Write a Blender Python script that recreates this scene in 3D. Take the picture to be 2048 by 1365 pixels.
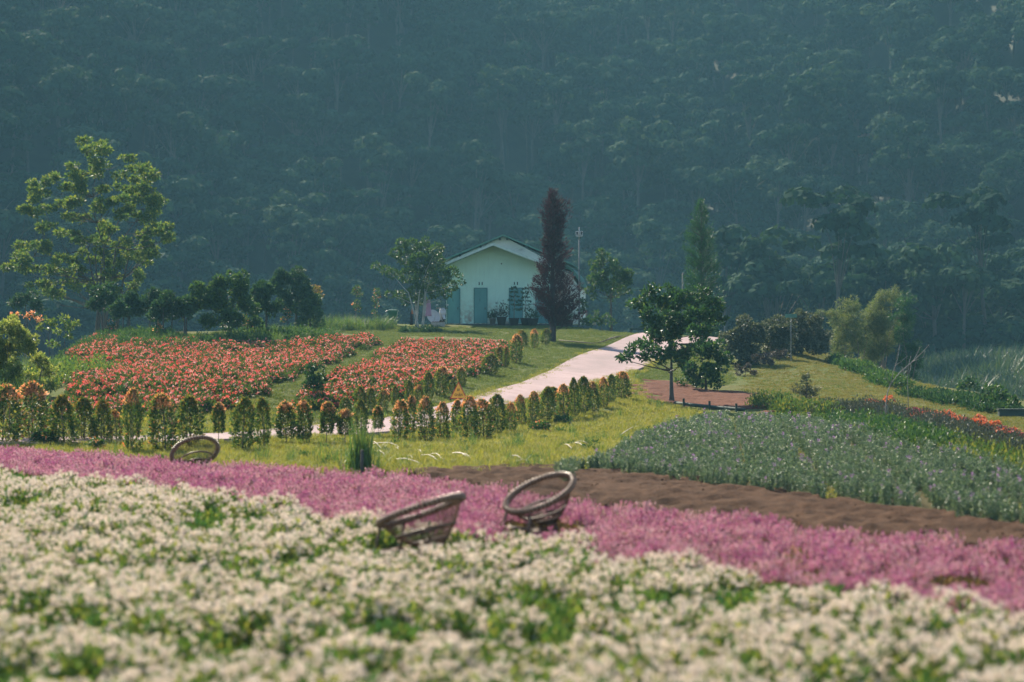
import bpy, bmesh, math, random
import numpy as np
from mathutils import Vector, Matrix

random.seed(7)
RNG = np.random.default_rng(7)
for o in list(bpy.data.objects):
    bpy.data.objects.remove(o)
SC = bpy.context.scene
COL = SC.collection
R = math.radians

# ------------------------------------------------------------------ camera
FPX, CX, CY, CAMZ = 3982.0, 1024.0, 682.5, 2.45      # pixel focal length of the 2048 px wide photograph
cam_d = bpy.data.cameras.new('camera')
cam = bpy.data.objects.new('camera', cam_d)
COL.objects.link(cam)
cam.location = (0, 0, CAMZ)
cam.rotation_euler = (R(90), 0, 0)
cam_d.sensor_width = 36
cam_d.lens = 70
cam_d.clip_end = 3000
cam_d.dof.use_dof = True
cam_d.dof.focus_distance = 76
cam_d.dof.aperture_fstop = 1.18
SC.camera = cam

# ------------------------------------------------------------------ world, sun, exposure
SUN_EL, SUN_AZ = 39.0, -26.0          # the sun stands behind the mountain, left of the view axis
w = bpy.data.worlds.new('World')
SC.world = w
w.use_nodes = True
nt = w.node_tree
bg = nt.nodes['Background']
sky = nt.nodes.new('ShaderNodeTexSky')
sky.sky_type = 'NISHITA'
sky.sun_disc = False
sky.sun_elevation = R(SUN_EL)
sky.sun_rotation = R(SUN_AZ)
sky.air_density = 1.0
sky.dust_density = 0.6
sky.ozone_density = 2.0
nt.links.new(sky.outputs[0], bg.inputs[0])
bg.inputs[1].default_value = 0.088

sd = bpy.data.lights.new('sun', 'SUN')
sd.energy = 5.0
sd.angle = R(0.53)
sd.color = (1.0, 0.87, 0.69)
sun = bpy.data.objects.new('sun', sd)
COL.objects.link(sun)
az, el = R(SUN_AZ), R(SUN_EL)
to_sun = Vector((math.sin(az) * math.cos(el), math.cos(az) * math.cos(el), math.sin(el)))
sun.rotation_euler = to_sun.to_track_quat('Z', 'Y').to_euler()
sun.location = (0, 0, 300)

vs = SC.view_settings
SC.display_settings.display_device = 'sRGB'
vs.view_transform = 'Standard'
vs.look = 'None'
vs.exposure = 1.38
vs.gamma = 1.0
vs.use_curve_mapping = False
SC.render.engine = 'CYCLES'
cy = SC.cycles
cy.max_bounces = 5
cy.diffuse_bounces = 2
cy.glossy_bounces = 2
cy.transmission_bounces = 4
cy.transparent_max_bounces = 4
cy.volume_bounces = 0
cy.use_denoising = True
cy.use_adaptive_sampling = True
cy.adaptive_threshold = 0.02
cy.sample_clamp_indirect = 2
cy.sample_clamp_direct = 6
cy.caustics_reflective = False
cy.caustics_refractive = False

# ------------------------------------------------------------------ small helpers
def tag(o, label=None, cat=None, group=None, kind=None):
    if label: o['label'] = label
    if cat: o['category'] = cat
    if group: o['group'] = group
    if kind: o['kind'] = kind
    return o

def empty(name, loc=(0, 0, 0), rz=0.0):
    o = bpy.data.objects.new(name, None)
    COL.objects.link(o)
    o.location = loc
    o.rotation_euler = (0, 0, rz)
    o.empty_display_size = 0.2
    return o

def link(name, me, parent=None, loc=None):
    o = bpy.data.objects.new(name, me)
    COL.objects.link(o)
    if parent is not None: o.parent = parent
    if loc is not None: o.location = loc
    return o

def copy_tree(o, parent=None):
    c = o.copy()
    COL.objects.link(c)
    c.parent = parent
    for ch in [k for k in o.children]:
        copy_tree(ch, c)
    return c

def vnoise(x, y, scale=1.0, seed=0):
    x = np.asarray(x, float) / scale + seed * 17.13
    y = np.asarray(y, float) / scale + seed * 5.77
    xi = np.floor(x).astype(np.int64); yi = np.floor(y).astype(np.int64)
    xf = x - xi; yf = y - yi
    def h(a, b):
        n = (a * 374761393 + b * 668265263 + seed * 1442695) & 0x7fffffff
        n = ((n ^ (n >> 13)) * 1274126177) & 0x7fffffff
        return ((n ^ (n >> 16)) & 0xffff) / 65535.0
    u = xf * xf * (3 - 2 * xf); v = yf * yf * (3 - 2 * yf)
    return (h(xi, yi) * (1 - u) + h(xi + 1, yi) * u) * (1 - v) + (h(xi, yi + 1) * (1 - u) + h(xi + 1, yi + 1) * u) * v

def fbm(x, y, scale, seed=0, o=3):
    s = 0; a = 1; t = 0
    for k in range(o):
        s = s + a * vnoise(x, y, scale / 2 ** k, seed + k); t += a; a *= 0.5
    return s / t

def smooth(a, b, x):
    t = np.clip((np.asarray(x, float) - a) / (b - a), 0, 1)
    return t * t * (3 - 2 * t)

# ------------------------------------------------------------------ terrain (thin plate spline through surveyed points)
def P(px, py, Y):
    return ((px - CX) / FPX * Y, Y, CAMZ - (py - CY) / FPX * Y)

ctrl = []
for Y in (6, 14, 24, 34):
    for X in (-14, -5, 5, 14):
        ctrl.append((X, Y, 0.0))
for Y in (8, 22, 36):
    ctrl += [(-26, Y, 0.0), (26, Y, -0.1)]
ctrl += [P(*q) for q in [
    (0, 890, 47), (250, 884, 48.5), (620, 866, 53), (830, 848, 58), (740, 900, 44.8), (1000, 905, 44),
    (1010, 800, 66), (1150, 757, 79), (1250, 712, 94), (1300, 688, 104), (1150, 725, 88), (1080, 745, 82),
    (60, 800, 58), (300, 785, 61), (500, 795, 60), (700, 788, 63), (850, 768, 68),
    (200, 722, 80), (450, 722, 82), (700, 712, 86), (950, 727, 83),
    (260, 687, 98), (175, 706, 86), (205, 664, 97), (235, 668, 98), (450, 683, 101), (700, 673, 105), (950, 686, 100),
    (1000, 661, 113), (800, 660, 113), (1000, 652, 121), (850, 651, 121), (1150, 656, 119), (1105, 683, 103),
    (450, 672, 107), (600, 660, 111), (300, 668, 108), (700, 647, 121), (1250, 668, 112),
    (1330, 745, 87), (1345, 805, 71), (1275, 766, 79), (1460, 800, 72), (1560, 815, 67.5), (1200, 830, 64), (1300, 850, 60),
    (1400, 702, 100), (1440, 680, 111), (1480, 778, 78), (1540, 708, 97), (1650, 702, 101), (1600, 755, 84),
    (1700, 790, 72), (1800, 800, 69), (1750, 742, 88), (1880, 772, 79), (1900, 805, 68), (2048, 850, 56), (2048, 832, 63),
    (1600, 840, 62), (1800, 865, 53.5), (2048, 915, 42), (1500, 880, 49.5), (1300, 900, 45)]]
# ground that falls away behind the crests and into the hollow on the left
ctrl += [(-20.8, 80, -0.4), (-25.5, 96, -2.0), (-30, 112, -2.5), (-17.6, 68, 0.9), (-26, 62, 1.2),
         (16, 115, 0.2), (20, 100, -0.6), (22, 85, -0.7), (21, 70, -0.3), (24, 60, -0.3), (10, 126, 0.2), (28, 110, -4),
         (3, 140, 2.2), (-6, 142, 2.2), (-15, 140, 0.0), (-25, 138, -4), (15, 140, -3), (28, 140, -7), (-34, 90, -1.5)]
ctrl = np.array(ctrl)

def _U(r2):
    return np.where(r2 > 1e-9, r2 * np.log(np.maximum(r2, 1e-9)), 0.0)
n_c = len(ctrl)
d2 = ((ctrl[:, None, :2] - ctrl[None, :, :2]) ** 2).sum(-1)
A = np.zeros((n_c + 3, n_c + 3))
A[:n_c, :n_c] = _U(d2) + np.eye(n_c) * 8.0
A[:n_c, n_c] = 1; A[:n_c, n_c + 1:] = ctrl[:, :2]
A[n_c, :n_c] = 1; A[n_c + 1:, :n_c] = ctrl[:, :2].T
TPS = np.linalg.solve(A, np.concatenate([ctrl[:, 2], np.zeros(3)]))

def far_z(x, y):
    base = -9.0 + 1.5 * np.sin(x / 47.0 + 1.0) + 7.0 * np.exp(-((x - 46) / 17.0) ** 2 - ((y - 185) / 42.0) ** 2)
    y0 = 246 - 34 * np.clip((np.abs(x - 6) - 15) / 60.0, 0, 1.6) ** 1.6 - 14 * np.exp(-((x - 62) / 26.0) ** 2)
    y0 = y0 + 12 * np.sin(x / 29.0 + 0.6) + 7 * np.sin(x / 13.0 + 2.0)
    s = np.maximum(0, y - y0)
    up = np.where(s < 30, s * s / 60 * 0.52, (s - 15) * 0.52)
    up = up + smooth(20, 90, s) * (15 * (fbm(x, y, 75, 3) - 0.5) * 2 + 7 * np.sin(x / 17.0 + y / 43.0))
    up = np.where(up > 120, 120 + 18 * (1 - np.exp(-(up - 120) / 18.0)), up)
    return base + up

def ground(x, y):
    x = np.atleast_1d(np.asarray(x, float)); y = np.atleast_1d(np.asarray(y, float))
    xc = np.clip(x, -36, 32); yc = np.clip(y, 7, 148)
    z = np.empty_like(x)
    flat_x, flat_y = xc.ravel(), yc.ravel()
    out = np.empty(flat_x.size)
    for i in range(0, flat_x.size, 40000):
        a = flat_x[i:i + 40000]; b = flat_y[i:i + 40000]
        r2 = (a[:, None] - ctrl[None, :, 0]) ** 2 + (b[:, None] - ctrl[None, :, 1]) ** 2
        out[i:i + 40000] = _U(r2) @ TPS[:n_c] + TPS[n_c] + TPS[n_c + 1] * a + TPS[n_c + 2] * b
    z = out.reshape(x.shape)
    t = smooth(122, 168, y)
    side = smooth(34, 70, np.abs(x)) * smooth(40, 110, y)
    z = z * (1 - t) * (1 - side) + far_z(x, y) * t + (1 - t) * side * (-3.0)
    return z

def gz(x, y):
    return float(ground(x, y)[0])

def cast(px, py, h=0.0, y0=9.0, y1=235.0):
    """first point of the ground (raised by h) seen through a point of the picture"""
    Y = np.arange(y0, y1, 0.2)
    d = (CAMZ - (py - CY) / FPX * Y) - (ground((px - CX) / FPX * Y, Y) + h)
    k = np.where(d < 0)[0]
    if len(k) == 0:
        y = Y[np.argmin(d)]
    else:
        k = k[0]
        y = Y[k] if k == 0 else Y[k - 1] + 0.2 * d[k - 1] / (d[k - 1] - d[k])
    x = (px - CX) / FPX * y
    return np.array([x, y, gz(x, y)])

def poly_cast(pts, h=0.0):
    return np.array([cast(a, b, h)[:2] for a, b in pts])

def inside(px, py, poly):
    px = np.asarray(px); py = np.asarray(py)
    r = np.zeros(px.shape, bool)
    n = len(poly); j = n - 1
    for i in range(n):
        xi, yi = poly[i]; xj, yj = poly[j]
        c = ((yi > py) != (yj > py)) & (px < (xj - xi) * (py - yi) / (yj - yi + 1e-12) + xi)
        r ^= c
        j = i
    return r

def fill(poly, n_per_m2, seed=0, edge_noise=0.25):
    """jittered points inside a polygon on plan"""
    g = np.random.default_rng(seed)
    lo = poly.min(0); hi = poly.max(0)
    n = int((hi[0] - lo[0]) * (hi[1] - lo[1]) * n_per_m2)
    x = g.uniform(lo[0], hi[0], n); y = g.uniform(lo[1], hi[1], n)
    ex = x + (vnoise(x, y, 0.9, seed + 3) - 0.5) * edge_noise * 2
    ey = y + (vnoise(x, y, 0.9, seed + 4) - 0.5) * edge_noise * 2
    m = inside(ex, ey, poly)
    return x[m], y[m]

# ------------------------------------------------------------------ materials
def nodes(name):
    m = bpy.data.materials.new(name)
    m.use_nodes = True
    t = m.node_tree
    return m, t, t.nodes['Principled BSDF'], t.nodes['Material Output']

def ramp(t, fac, stops):
    r = t.nodes.new('ShaderNodeValToRGB')
    els = r.color_ramp.elements
    while len(els) < len(stops): els.new(0.5)
    for e, (p, c) in zip(els, stops):
        e.position = p; e.color = (*c, 1)
    t.links.new(fac, r.inputs[0])
    return r.outputs[0]

def noise(t, scale, detail=4, rough=0.6, co='Object', stretch=None):
    tc = t.nodes.new('ShaderNodeTexCoord')
    n = t.nodes.new('ShaderNodeTexNoise')
    n.inputs['Scale'].default_value = scale
    n.inputs['Detail'].default_value = detail
    n.inputs['Roughness'].default_value = rough
    src = tc.outputs[co]
    if stretch:
        mp = t.nodes.new('ShaderNodeMapping')
        mp.inputs['Scale'].default_value = stretch
        t.links.new(src, mp.inputs[0]); src = mp.outputs[0]
    t.links.new(src, n.inputs['Vector'])
    return n.outputs['Fac']

def mixc(t, fac, a, b):
    m = t.nodes.new('ShaderNodeMix')
    m.data_type = 'RGBA'
    for s, v in ((m.inputs[0], fac), (m.inputs[6], a), (m.inputs[7], b)):
        if isinstance(v, (int, float)): s.default_value = v
        elif isinstance(v, tuple): s.default_value = (*v, 1)
        else: t.links.new(v, s)
    return m.outputs[2]

def bump(t, bsdf, h, strength=0.4, dist=0.05):
    b = t.nodes.new('ShaderNodeBump')
    b.inputs['Strength'].default_value = strength
    b.inputs['Distance'].default_value = dist
    t.links.new(h, b.inputs['Height'])
    t.links.new(b.outputs[0], bsdf.inputs['Normal'])

def mat_leaf(name, stops, trans=0.35, tint=(1.25, 1.15, 0.55), rough=0.5, spec=0.28, objvar=0.0):
    """leaf: colour differs leaf by leaf, light passes through"""
    m, t, b, out = nodes(name)
    g = t.nodes.new('ShaderNodeNewGeometry')
    fac = g.outputs['Random Per Island']
    if objvar:
        oi = t.nodes.new('ShaderNodeObjectInfo')
        mm = t.nodes.new('ShaderNodeMix')
        mm.inputs[0].default_value = objvar
        t.links.new(fac, mm.inputs[2]); t.links.new(oi.outputs['Random'], mm.inputs[3])
        fac = mm.outputs[0]
    c = ramp(t, fac, stops)
    t.links.new(c, b.inputs['Base Color'])
    b.inputs['Roughness'].default_value = rough
    b.inputs['Specular IOR Level'].default_value = spec
    if trans > 0:
        tr = t.nodes.new('ShaderNodeBsdfTranslucent')
        tc = mixc(t, 1.0, c, tint)
        tc.node.blend_type = 'MULTIPLY'
        t.links.new(tc, tr.inputs[0])
        mx = t.nodes.new('ShaderNodeMixShader')
        mx.inputs[0].default_value = trans
        t.links.new(b.outputs[0], mx.inputs[1]); t.links.new(tr.outputs[0], mx.inputs[2])
        t.links.new(mx.outputs[0], out.inputs[0])
    return m

def mat_plain(name, c1, c2=None, scale=6.0, rough=0.7, metal=0.0, bump_s=0.0, spec=0.4, stretch=None):
    m, t, b, out = nodes(name)
    c2 = c2 or tuple(v * 0.7 for v in c1)
    f = noise(t, scale, stretch=stretch)
    t.links.new(ramp(t, f, [(0.3, c2), (0.7, c1)]), b.inputs['Base Color'])
    b.inputs['Roughness'].default_value = rough
    b.inputs['Metallic'].default_value = metal
    b.inputs['Specular IOR Level'].default_value = spec
    if bump_s: bump(t, b, f, bump_s, 0.03)
    return m

M = {}
# leaves
M['tall_leaf'] = mat_leaf('tall_leaf', [(0, (.05, .115, .045)), (.6, (.10, .17, .05)), (1, (.20, .24, .06))], .48)
M['bush_leaf'] = mat_leaf('bush_leaf', [(0, (.09, .15, .05)), (.6, (.18, .24, .08)), (1, (.38, .40, .17))], .55)
M['dark_leaf'] = mat_leaf('dark_leaf', [(0, (.02, .06, .036)), (.7, (.04, .095, .045)), (1, (.075, .14, .055))], .3)
M['mid_leaf'] = mat_leaf('mid_leaf', [(0, (.025, .07, .035)), (.6, (.05, .115, .04)), (1, (.10, .17, .05))], .35)
M['glossy_leaf'] = mat_leaf('glossy_leaf', [(0, (.02, .06, .03)), (.7, (.035, .095, .04)), (.93, (.06, .14, .045)), (1, (.2, .28, .05))], .32, rough=.45, spec=.35)
M['hedge_leaf'] = mat_leaf('hedge_leaf', [(0, (.03, .08, .038)), (.5, (.07, .14, .05)), (.8, (.15, .21, .06)), (1, (.36, .28, .10))], .5, rough=.45, spec=.35)
M['tip_leaf'] = mat_leaf('tip_leaf', [(0, (.46, .19, .08)), (.5, (.66, .35, .19)), (1, (.76, .53, .37))], .5, tint=(1.15, .85, .55), rough=.4)
M['tip_green'] = mat_leaf('tip_green', [(0, (.08, .11, .03)), (.5, (.20, .17, .045)), (1, (.36, .2, .07))], .4, rough=.4)
M['olive_leaf'] = mat_leaf('olive_leaf', [(0, (.04, .06, .05)), (.6, (.075, .10, .075)), (1, (.16, .18, .135))], .28)
M['bamboo_leaf'] = mat_leaf('bamboo_leaf', [(0, (.07, .12, .06)), (.6, (.12, .17, .08)), (1, (.22, .24, .12))], .4, rough=.6, spec=.2)
M['cypress_leaf'] = mat_leaf('cypress_leaf', [(0, (.018, .065, .025)), (.7, (.034, .11, .038)), (1, (.06, .16, .05))], .28)
M['purple_leaf'] = mat_leaf('purple_leaf', [(0, (.022, .011, .014)), (.6, (.045, .019, .024)), (1, (.10, .038, .042))], .2, tint=(1.1, .7, .7), rough=.7, spec=.15)
M['heather_leaf'] = mat_leaf('heather_leaf', [(0, (.045, .05, .05)), (.6, (.09, .08, .085)), (1, (.14, .12, .12))], .2)
M['forest_leaf'] = mat_leaf('forest_leaf', [(0, (.010, .035, .022)), (.45, (.021, .055, .031)), (.8, (.036, .075, .042)), (1, (.065, .098, .06))], .2, rough=.9, spec=.05, objvar=.65)
M['forest_pale'] = mat_leaf('forest_pale', [(0, (.14, .16, .14)), (1, (.30, .31, .28))], .2)
M['forest_red'] = mat_leaf('forest_red', [(0, (.10, .035, .025)), (1, (.16, .06, .04))], .2)
# grass
M['grass'] = mat_leaf('grass', [(0, (.12, .18, .04)), (.5, (.24, .25, .055)), (1, (.38, .33, .10))], .42, tint=(1.15, 1.1, .6), rough=.55, spec=.15, objvar=.5)
M['lawn_grass'] = mat_leaf('lawn_grass', [(0, (.065, .12, .04)), (.6, (.115, .16, .05)), (1, (.17, .19, .065))], .4, rough=.6, spec=.15)
M['dry_lawn'] = mat_leaf('dry_lawn', [(0, (.12, .145, .045)), (.5, (.20, .185, .065)), (1, (.26, .22, .085))], .35, rough=.6, spec=.15)
M['tall_grass'] = mat_leaf('tall_grass', [(0, (.05, .12, .045)), (.6, (.10, .18, .06)), (1, (.17, .22, .08))], .4, rough=.5, spec=.25)
M['cane_leaf'] = mat_leaf('cane_leaf', [(0, (.025, .06, .04)), (.7, (.045, .09, .05)), (1, (.09, .13, .07))], .3)
M['straw_grass'] = mat_leaf('straw_grass', [(0, (.25, .26, .10)), (1, (.42, .40, .18))], .4)
# flowers
M['white_petal'] = mat_leaf('white_petal', [(0, (.62, .51, .41)), (.5, (.74, .64, .54)), (1, (.81, .74, .65))], .35, tint=(1, .96, .9), rough=.7, spec=.2)
M['white_stem_leaf'] = mat_leaf('white_stem_leaf', [(0, (.04, .11, .045)), (.5, (.10, .19, .05)), (1, (.27, .29, .085))], .38, rough=.55, spec=.15)
M['pink_petal'] = mat_leaf('pink_petal', [(0, (.27, .045, .20)), (.27, (.43, .12, .27)), (.57, (.57, .30, .36)), (1, (.70, .54, .49))], .35, tint=(1.05, .9, .9), rough=.6, spec=.2, objvar=.45)
M['pink_foliage'] = mat_leaf('pink_foliage', [(0, (.10, .075, .04)), (.4, (.24, .17, .09)), (.7, (.15, .19, .06)), (1, (.46, .30, .24))], .35, rough=.6)
M['red_petal'] = mat_leaf('red_petal', [(0, (.55, .06, .045)), (.36, (.64, .14, .105)), (.7, (.70, .31, .26)), (1, (.80, .63, .57))], .35, tint=(1.1, .85, .8), rough=.6, spec=.25, objvar=.45)
M['red_foliage'] = mat_leaf('red_foliage', [(0, (.03, .075, .03)), (.6, (.07, .12, .035)), (1, (.13, .15, .05))], .35)
M['orange_petal'] = mat_leaf('orange_petal', [(0, (.45, .09, .04)), (.6, (.58, .21, .10)), (1, (.64, .34, .19))], .35, tint=(1.1, .8, .6), rough=.6)
M['magenta_petal'] = mat_leaf('magenta_petal', [(0, (.25, .04, .07)), (1, (.5, .14, .18))], .3, tint=(1.1, .8, .8))
M['wine_leaf'] = mat_leaf('wine_leaf', [(0, (.03, .02, .025)), (1, (.09, .05, .05))], .2)
M['stock_leaf'] = mat_leaf('stock_leaf', [(0, (.06, .115, .085)), (.6, (.105, .175, .125)), (1, (.26, .33, .25))], .36, rough=.42, spec=.4)
M['stock_petal'] = mat_leaf('stock_petal', [(0, (.30, .16, .34)), (1, (.55, .38, .55))], .35, tint=(1, .9, 1))
M['cover_leaf'] = mat_leaf('cover_leaf', [(0, (.04, .09, .035)), (.7, (.09, .15, .045)), (1, (.22, .22, .06))], .4)
M['grey_leaf'] = mat_leaf('grey_leaf', [(0, (.035, .05, .045)), (1, (.085, .105, .085))], .2)
# bark, earth, built
M['bark'] = mat_plain('bark', (.10, .085, .07), (.05, .045, .04), 9, .85, bump_s=.5, stretch=(1, 1, .25))
M['pale_bark'] = mat_plain('pale_bark', (.26, .25, .22), (.13, .12, .11), 5, .85, stretch=(1, 1, .25))
M['white_bark'] = mat_plain('white_bark', (.45, .45, .42), (.2, .19, .17), 6, .9, stretch=(1, 1, .4))
M['purple_bark'] = mat_plain('purple_bark', (.05, .04, .042), (.03, .024, .026), 9, .9, stretch=(1, 1, .25))
M['twig'] = mat_plain('twig', (.20, .15, .11), (.11, .085, .065), 20, .8)
M['dry_stalk'] = mat_plain('dry_stalk', (.62, .56, .46), (.35, .30, .23), 12, .7)

def mat_ground():
    m, t, b, out = nodes('ground_grass')
    a = noise(t, .35, 5, .6, 'Object'); f = noise(t, 7, 5, .7, 'Object')
    c1 = ramp(t, f, [(.3, (.05, .065, .022)), (.7, (.11, .14, .04))])
    c2 = ramp(t, f, [(.3, (.07, .07, .03)), (.7, (.14, .14, .05))])
    t.links.new(mixc(t, ramp(t, a, [(.42, (0, 0, 0)), (.62, (1, 1, 1))]), c1, c2), b.inputs['Base Color'])
    b.inputs['Roughness'].default_value = 1
    b.inputs['Specular IOR Level'].default_value = .05
    bump(t, b, f, .6, .06)
    return m
M['ground'] = mat_ground()
M['mountain'] = mat_plain('mountain_floor', (.03, .042, .025), (.014, .022, .016), .4, .95)

def mat_soil(name, c_dark, c_mid, c_light):
    m, t, b, out = nodes(name)
    f = noise(t, 5.5, 8, .7); g = noise(t, .6, 4, .6)
    c = ramp(t, f, [(.25, c_dark), (.5, c_mid), (.78, c_light)])
    c = mixc(t, ramp(t, g, [(.4, (0, 0, 0)), (.7, (.35, .35, .35))]), c, c_light)
    t.links.new(c, b.inputs['Base Color'])
    b.inputs['Roughness'].default_value = .95
    b.inputs['Specular IOR Level'].default_value = .05
    bump(t, b, f, .9, .05)
    return m
M['soil'] = mat_soil('tilled_soil', (.022, .0125, .008), (.06, .034, .021), (.12, .07, .043))
M['red_soil'] = mat_soil('red_soil', (.05, .023, .016), (.11, .05, .034), (.17, .085, .06))
M['bed_soil'] = mat_soil('bed_soil', (.03, .028, .014), (.06, .055, .025), (.11, .095, .05))

def mat_path():
    m, t, b, out = nodes('pink_concrete')
    f = noise(t, 1.1, 6, .65); g = noise(t, 16, 5, .7); st = noise(t, .35, 3, .5, stretch=(1, .35, 1))
    c = ramp(t, f, [(.3, (.26, .185, .185)), (.7, (.35, .255, .252))])
    c = mixc(t, ramp(t, st, [(.46, (0, 0, 0)), (.68, (.75, .75, .75))]), c, (.19, .148, .145))
    c = mixc(t, ramp(t, g, [(.55, (0, 0, 0)), (.8, (.3, .3, .3))]), c, (.16, .13, .12))
    t.links.new(c, b.inputs['Base Color'])
    b.inputs['Roughness'].default_value = .85
    b.inputs['Specular IOR Level'].default_value = .2
    bump(t, b, g, .25, .02)
    return m
M['path'] = mat_path()

# ------------------------------------------------------------------ mesh builder
class MB:
    def __init__(s):
        s.v = []; s.f = []; s.m = []; s.n = 0
    def add(s, verts, faces, mi=0):
        s.v.extend([tuple(p) for p in verts])
        s.f.extend([tuple(i + s.n for i in f) for f in faces])
        s.m.extend([mi] * len(faces))
        s.n += len(verts)
        return s
    def box(s, c, d, mi=0, rot=None):
        hx, hy, hz = d[0] / 2, d[1] / 2, d[2] / 2
        vv = [Vector((a * hx, b * hy, e * hz)) for e in (-1, 1) for b in (-1, 1) for a in (-1, 1)]
        if rot is not None: vv = [rot @ q for q in vv]
        c = Vector(c)
        return s.add([q + c for q in vv], [(0, 2, 3, 1), (4, 5, 7, 6), (0, 1, 5, 4), (2, 6, 7, 3), (0, 4, 6, 2), (1, 3, 7, 5)], mi)
    def tube(s, pts, rad, sides=6, mi=0, cap=True):
        pts = [Vector(p) for p in pts]
        if not hasattr(rad, '__len__'): rad = [rad] * len(pts)
        rings = []
        up = Vector((0, 0, 1))
        for i, p in enumerate(pts):
            d = (pts[min(i + 1, len(pts) - 1)] - pts[max(i - 1, 0)])
            d = d.normalized() if d.length > 1e-9 else up
            a = d.cross(Vector((1, 0, 0)) if abs(d.x) < .8 else Vector((0, 1, 0))).normalized()
            b = d.cross(a)
            rings.append([p + (a * math.cos(k * 2 * math.pi / sides) + b * math.sin(k * 2 * math.pi / sides)) * rad[i] for k in range(sides)])
        vv = [q for r in rings for q in r]
        ff = []
        for i in range(len(pts) - 1):
            for k in range(sides):
                k2 = (k + 1) % sides
                ff.append((i * sides + k, i * sides + k2, (i + 1) * sides + k2, (i + 1) * sides + k))
        if cap:
            ff.append(tuple(range(sides))[::-1])
            ff.append(tuple((len(pts) - 1) * sides + k for k in range(sides)))
        return s.add(vv, ff, mi)
    def lathe(s, prof, sides=20, mi=0, c=(0, 0, 0)):
        vv = []; ff = []
        for r, z in prof:
            for k in range(sides):
                a = 2 * math.pi * k / sides
                vv.append((c[0] + r * math.cos(a), c[1] + r * math.sin(a), c[2] + z))
        for i in range(len(prof) - 1):
            for k in range(sides):
                k2 = (k + 1) % sides
                ff.append((i * sides + k, i * sides + k2, (i + 1) * sides + k2, (i + 1) * sides + k))
        return s.add(vv, ff, mi)
    def quads(s, arr, mi=0):
        """arr: (n, 4, 3) separate quads"""
        a = np.asarray(arr).reshape(-1, 3)
        n = len(a) // 4
        s.v.extend(map(tuple, a.tolist()))
        s.f.extend([(s.n + 4 * i, s.n + 4 * i + 1, s.n + 4 * i + 2, s.n + 4 * i + 3) for i in range(n)])
        s.m.extend([mi] * n)
        s.n += 4 * n
        return s
    def mesh(s, name, mats, smooth_=False):
        me = bpy.data.meshes.new(name)
        me.from_pydata(s.v, [], s.f)
        if not isinstance(mats, (list, tuple)): mats = [mats]
        for m in mats: me.materials.append(m)
        if len(mats) > 1:
            me.polygons.foreach_set('material_index', s.m)
        if smooth_:
            me.polygons.foreach_set('use_smooth', [True] * len(me.polygons))
        me.update()
        return me
    def build(s, name, mats, parent=None, smooth_=False, loc=None):
        return link(name, s.mesh(name, mats, smooth_), parent, loc)

def unit(a):
    return a / np.maximum(np.linalg.norm(a, axis=-1, keepdims=True), 1e-9)

def rand_dirs(n, g):
    return unit(g.normal(size=(n, 3)))

def leaf_quads(pos, out, size, g, aspect=.5, droop=.15, jitter=.8, fold=.12):
    """kite shaped leaves at pos, pointing roughly along out"""
    n = len(pos)
    d = unit(out + g.normal(size=(n, 3)) * jitter * .6 + np.array([0, 0, -droop]))
    side = unit(np.cross(d, rand_dirs(n, g)))
    nrm = np.cross(d, side)
    L = (np.asarray(size) * g.uniform(.65, 1.25, n))[:, None]
    W = L * aspect * .5
    b = pos; tip = pos + d * L
    mid = pos + d * L * .45
    l = mid + side * W + nrm * L * fold
    r = mid - side * W + nrm * L * fold
    return np.stack([b, l, tip, r], 1)

def clump_leaves(c, r, n, size, g, squash=.8, aspect=.5, up=.35, inner=.45):
    u = rand_dirs(n, g)
    rad = r * g.uniform(inner, 1.0, n) ** .6
    p = np.asarray(c) + u * rad[:, None] * np.array([1, 1, squash])
    return leaf_quads(p, u + np.array([0, 0, up]), size, g, aspect)

def curve_pts(a, b, n=5, sag=.0, g=None, wob=.05):
    a = np.asarray(a, float); b = np.asarray(b, float)
    L = np.linalg.norm(b - a)
    out = []
    off = (g.normal(size=3) * wob * L) if g is not None else np.zeros(3)
    for i in range(n):
        t = i / (n - 1)
        p = a * (1 - t) + b * t + off * math.sin(math.pi * t)
        # limbs leave the stem steeply, then spread
        p[2] += sag * L * (t ** 2 - t)
        out.append(tuple(p))
    return out

# ------------------------------------------------------------------ ground sheets
def axis(parts):
    a = []
    for lo, hi, st in parts:
        a += list(np.arange(lo, hi, st))
    a.append(parts[-1][1])
    return np.array(a)

def sheet(name, xs, ys, mat, zfun):
    X, Y = np.meshgrid(xs, ys)
    Z = zfun(X, Y)
    nx, ny = len(xs), len(ys)
    v = np.stack([X, Y, Z], -1).reshape(-1, 3)
    i = np.arange((ny - 1) * (nx - 1)); r = i // (nx - 1); c = i % (nx - 1)
    a = r * nx + c
    f = np.stack([a, a + 1, a + nx + 1, a + nx], 1)
    me = bpy.data.meshes.new(name)
    me.from_pydata(v.tolist(), [], f.tolist())
    me.materials.append(mat)
    me.polygons.foreach_set('use_smooth', [True] * len(me.polygons))
    me.update()
    return link(name, me)

XS = axis([(-400, -120, 20), (-120, -36, 4), (-36, 34, .5), (34, 120, 4), (120, 400, 20)])
YN = axis([(-60, 8, 4), (8, 125, .5), (125, 165, 2)])
YF = axis([(165, 480, 4), (480, 620, 10)])
def g_rough(x, y):
    z = ground(x, y)
    return z + (fbm(x, y, 1.6, 11) - .5) * .07 * smooth(34, 30, np.abs(x))
ground_o = sheet('ground', XS, YN, M['ground'], g_rough)
tag(ground_o, 'grassy ground of the flower farm', kind='structure')
mount_o = sheet('mountain', XS, YF, M['mountain'], ground)
tag(mount_o, 'steep mountainside under the forest', kind='structure')

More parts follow.
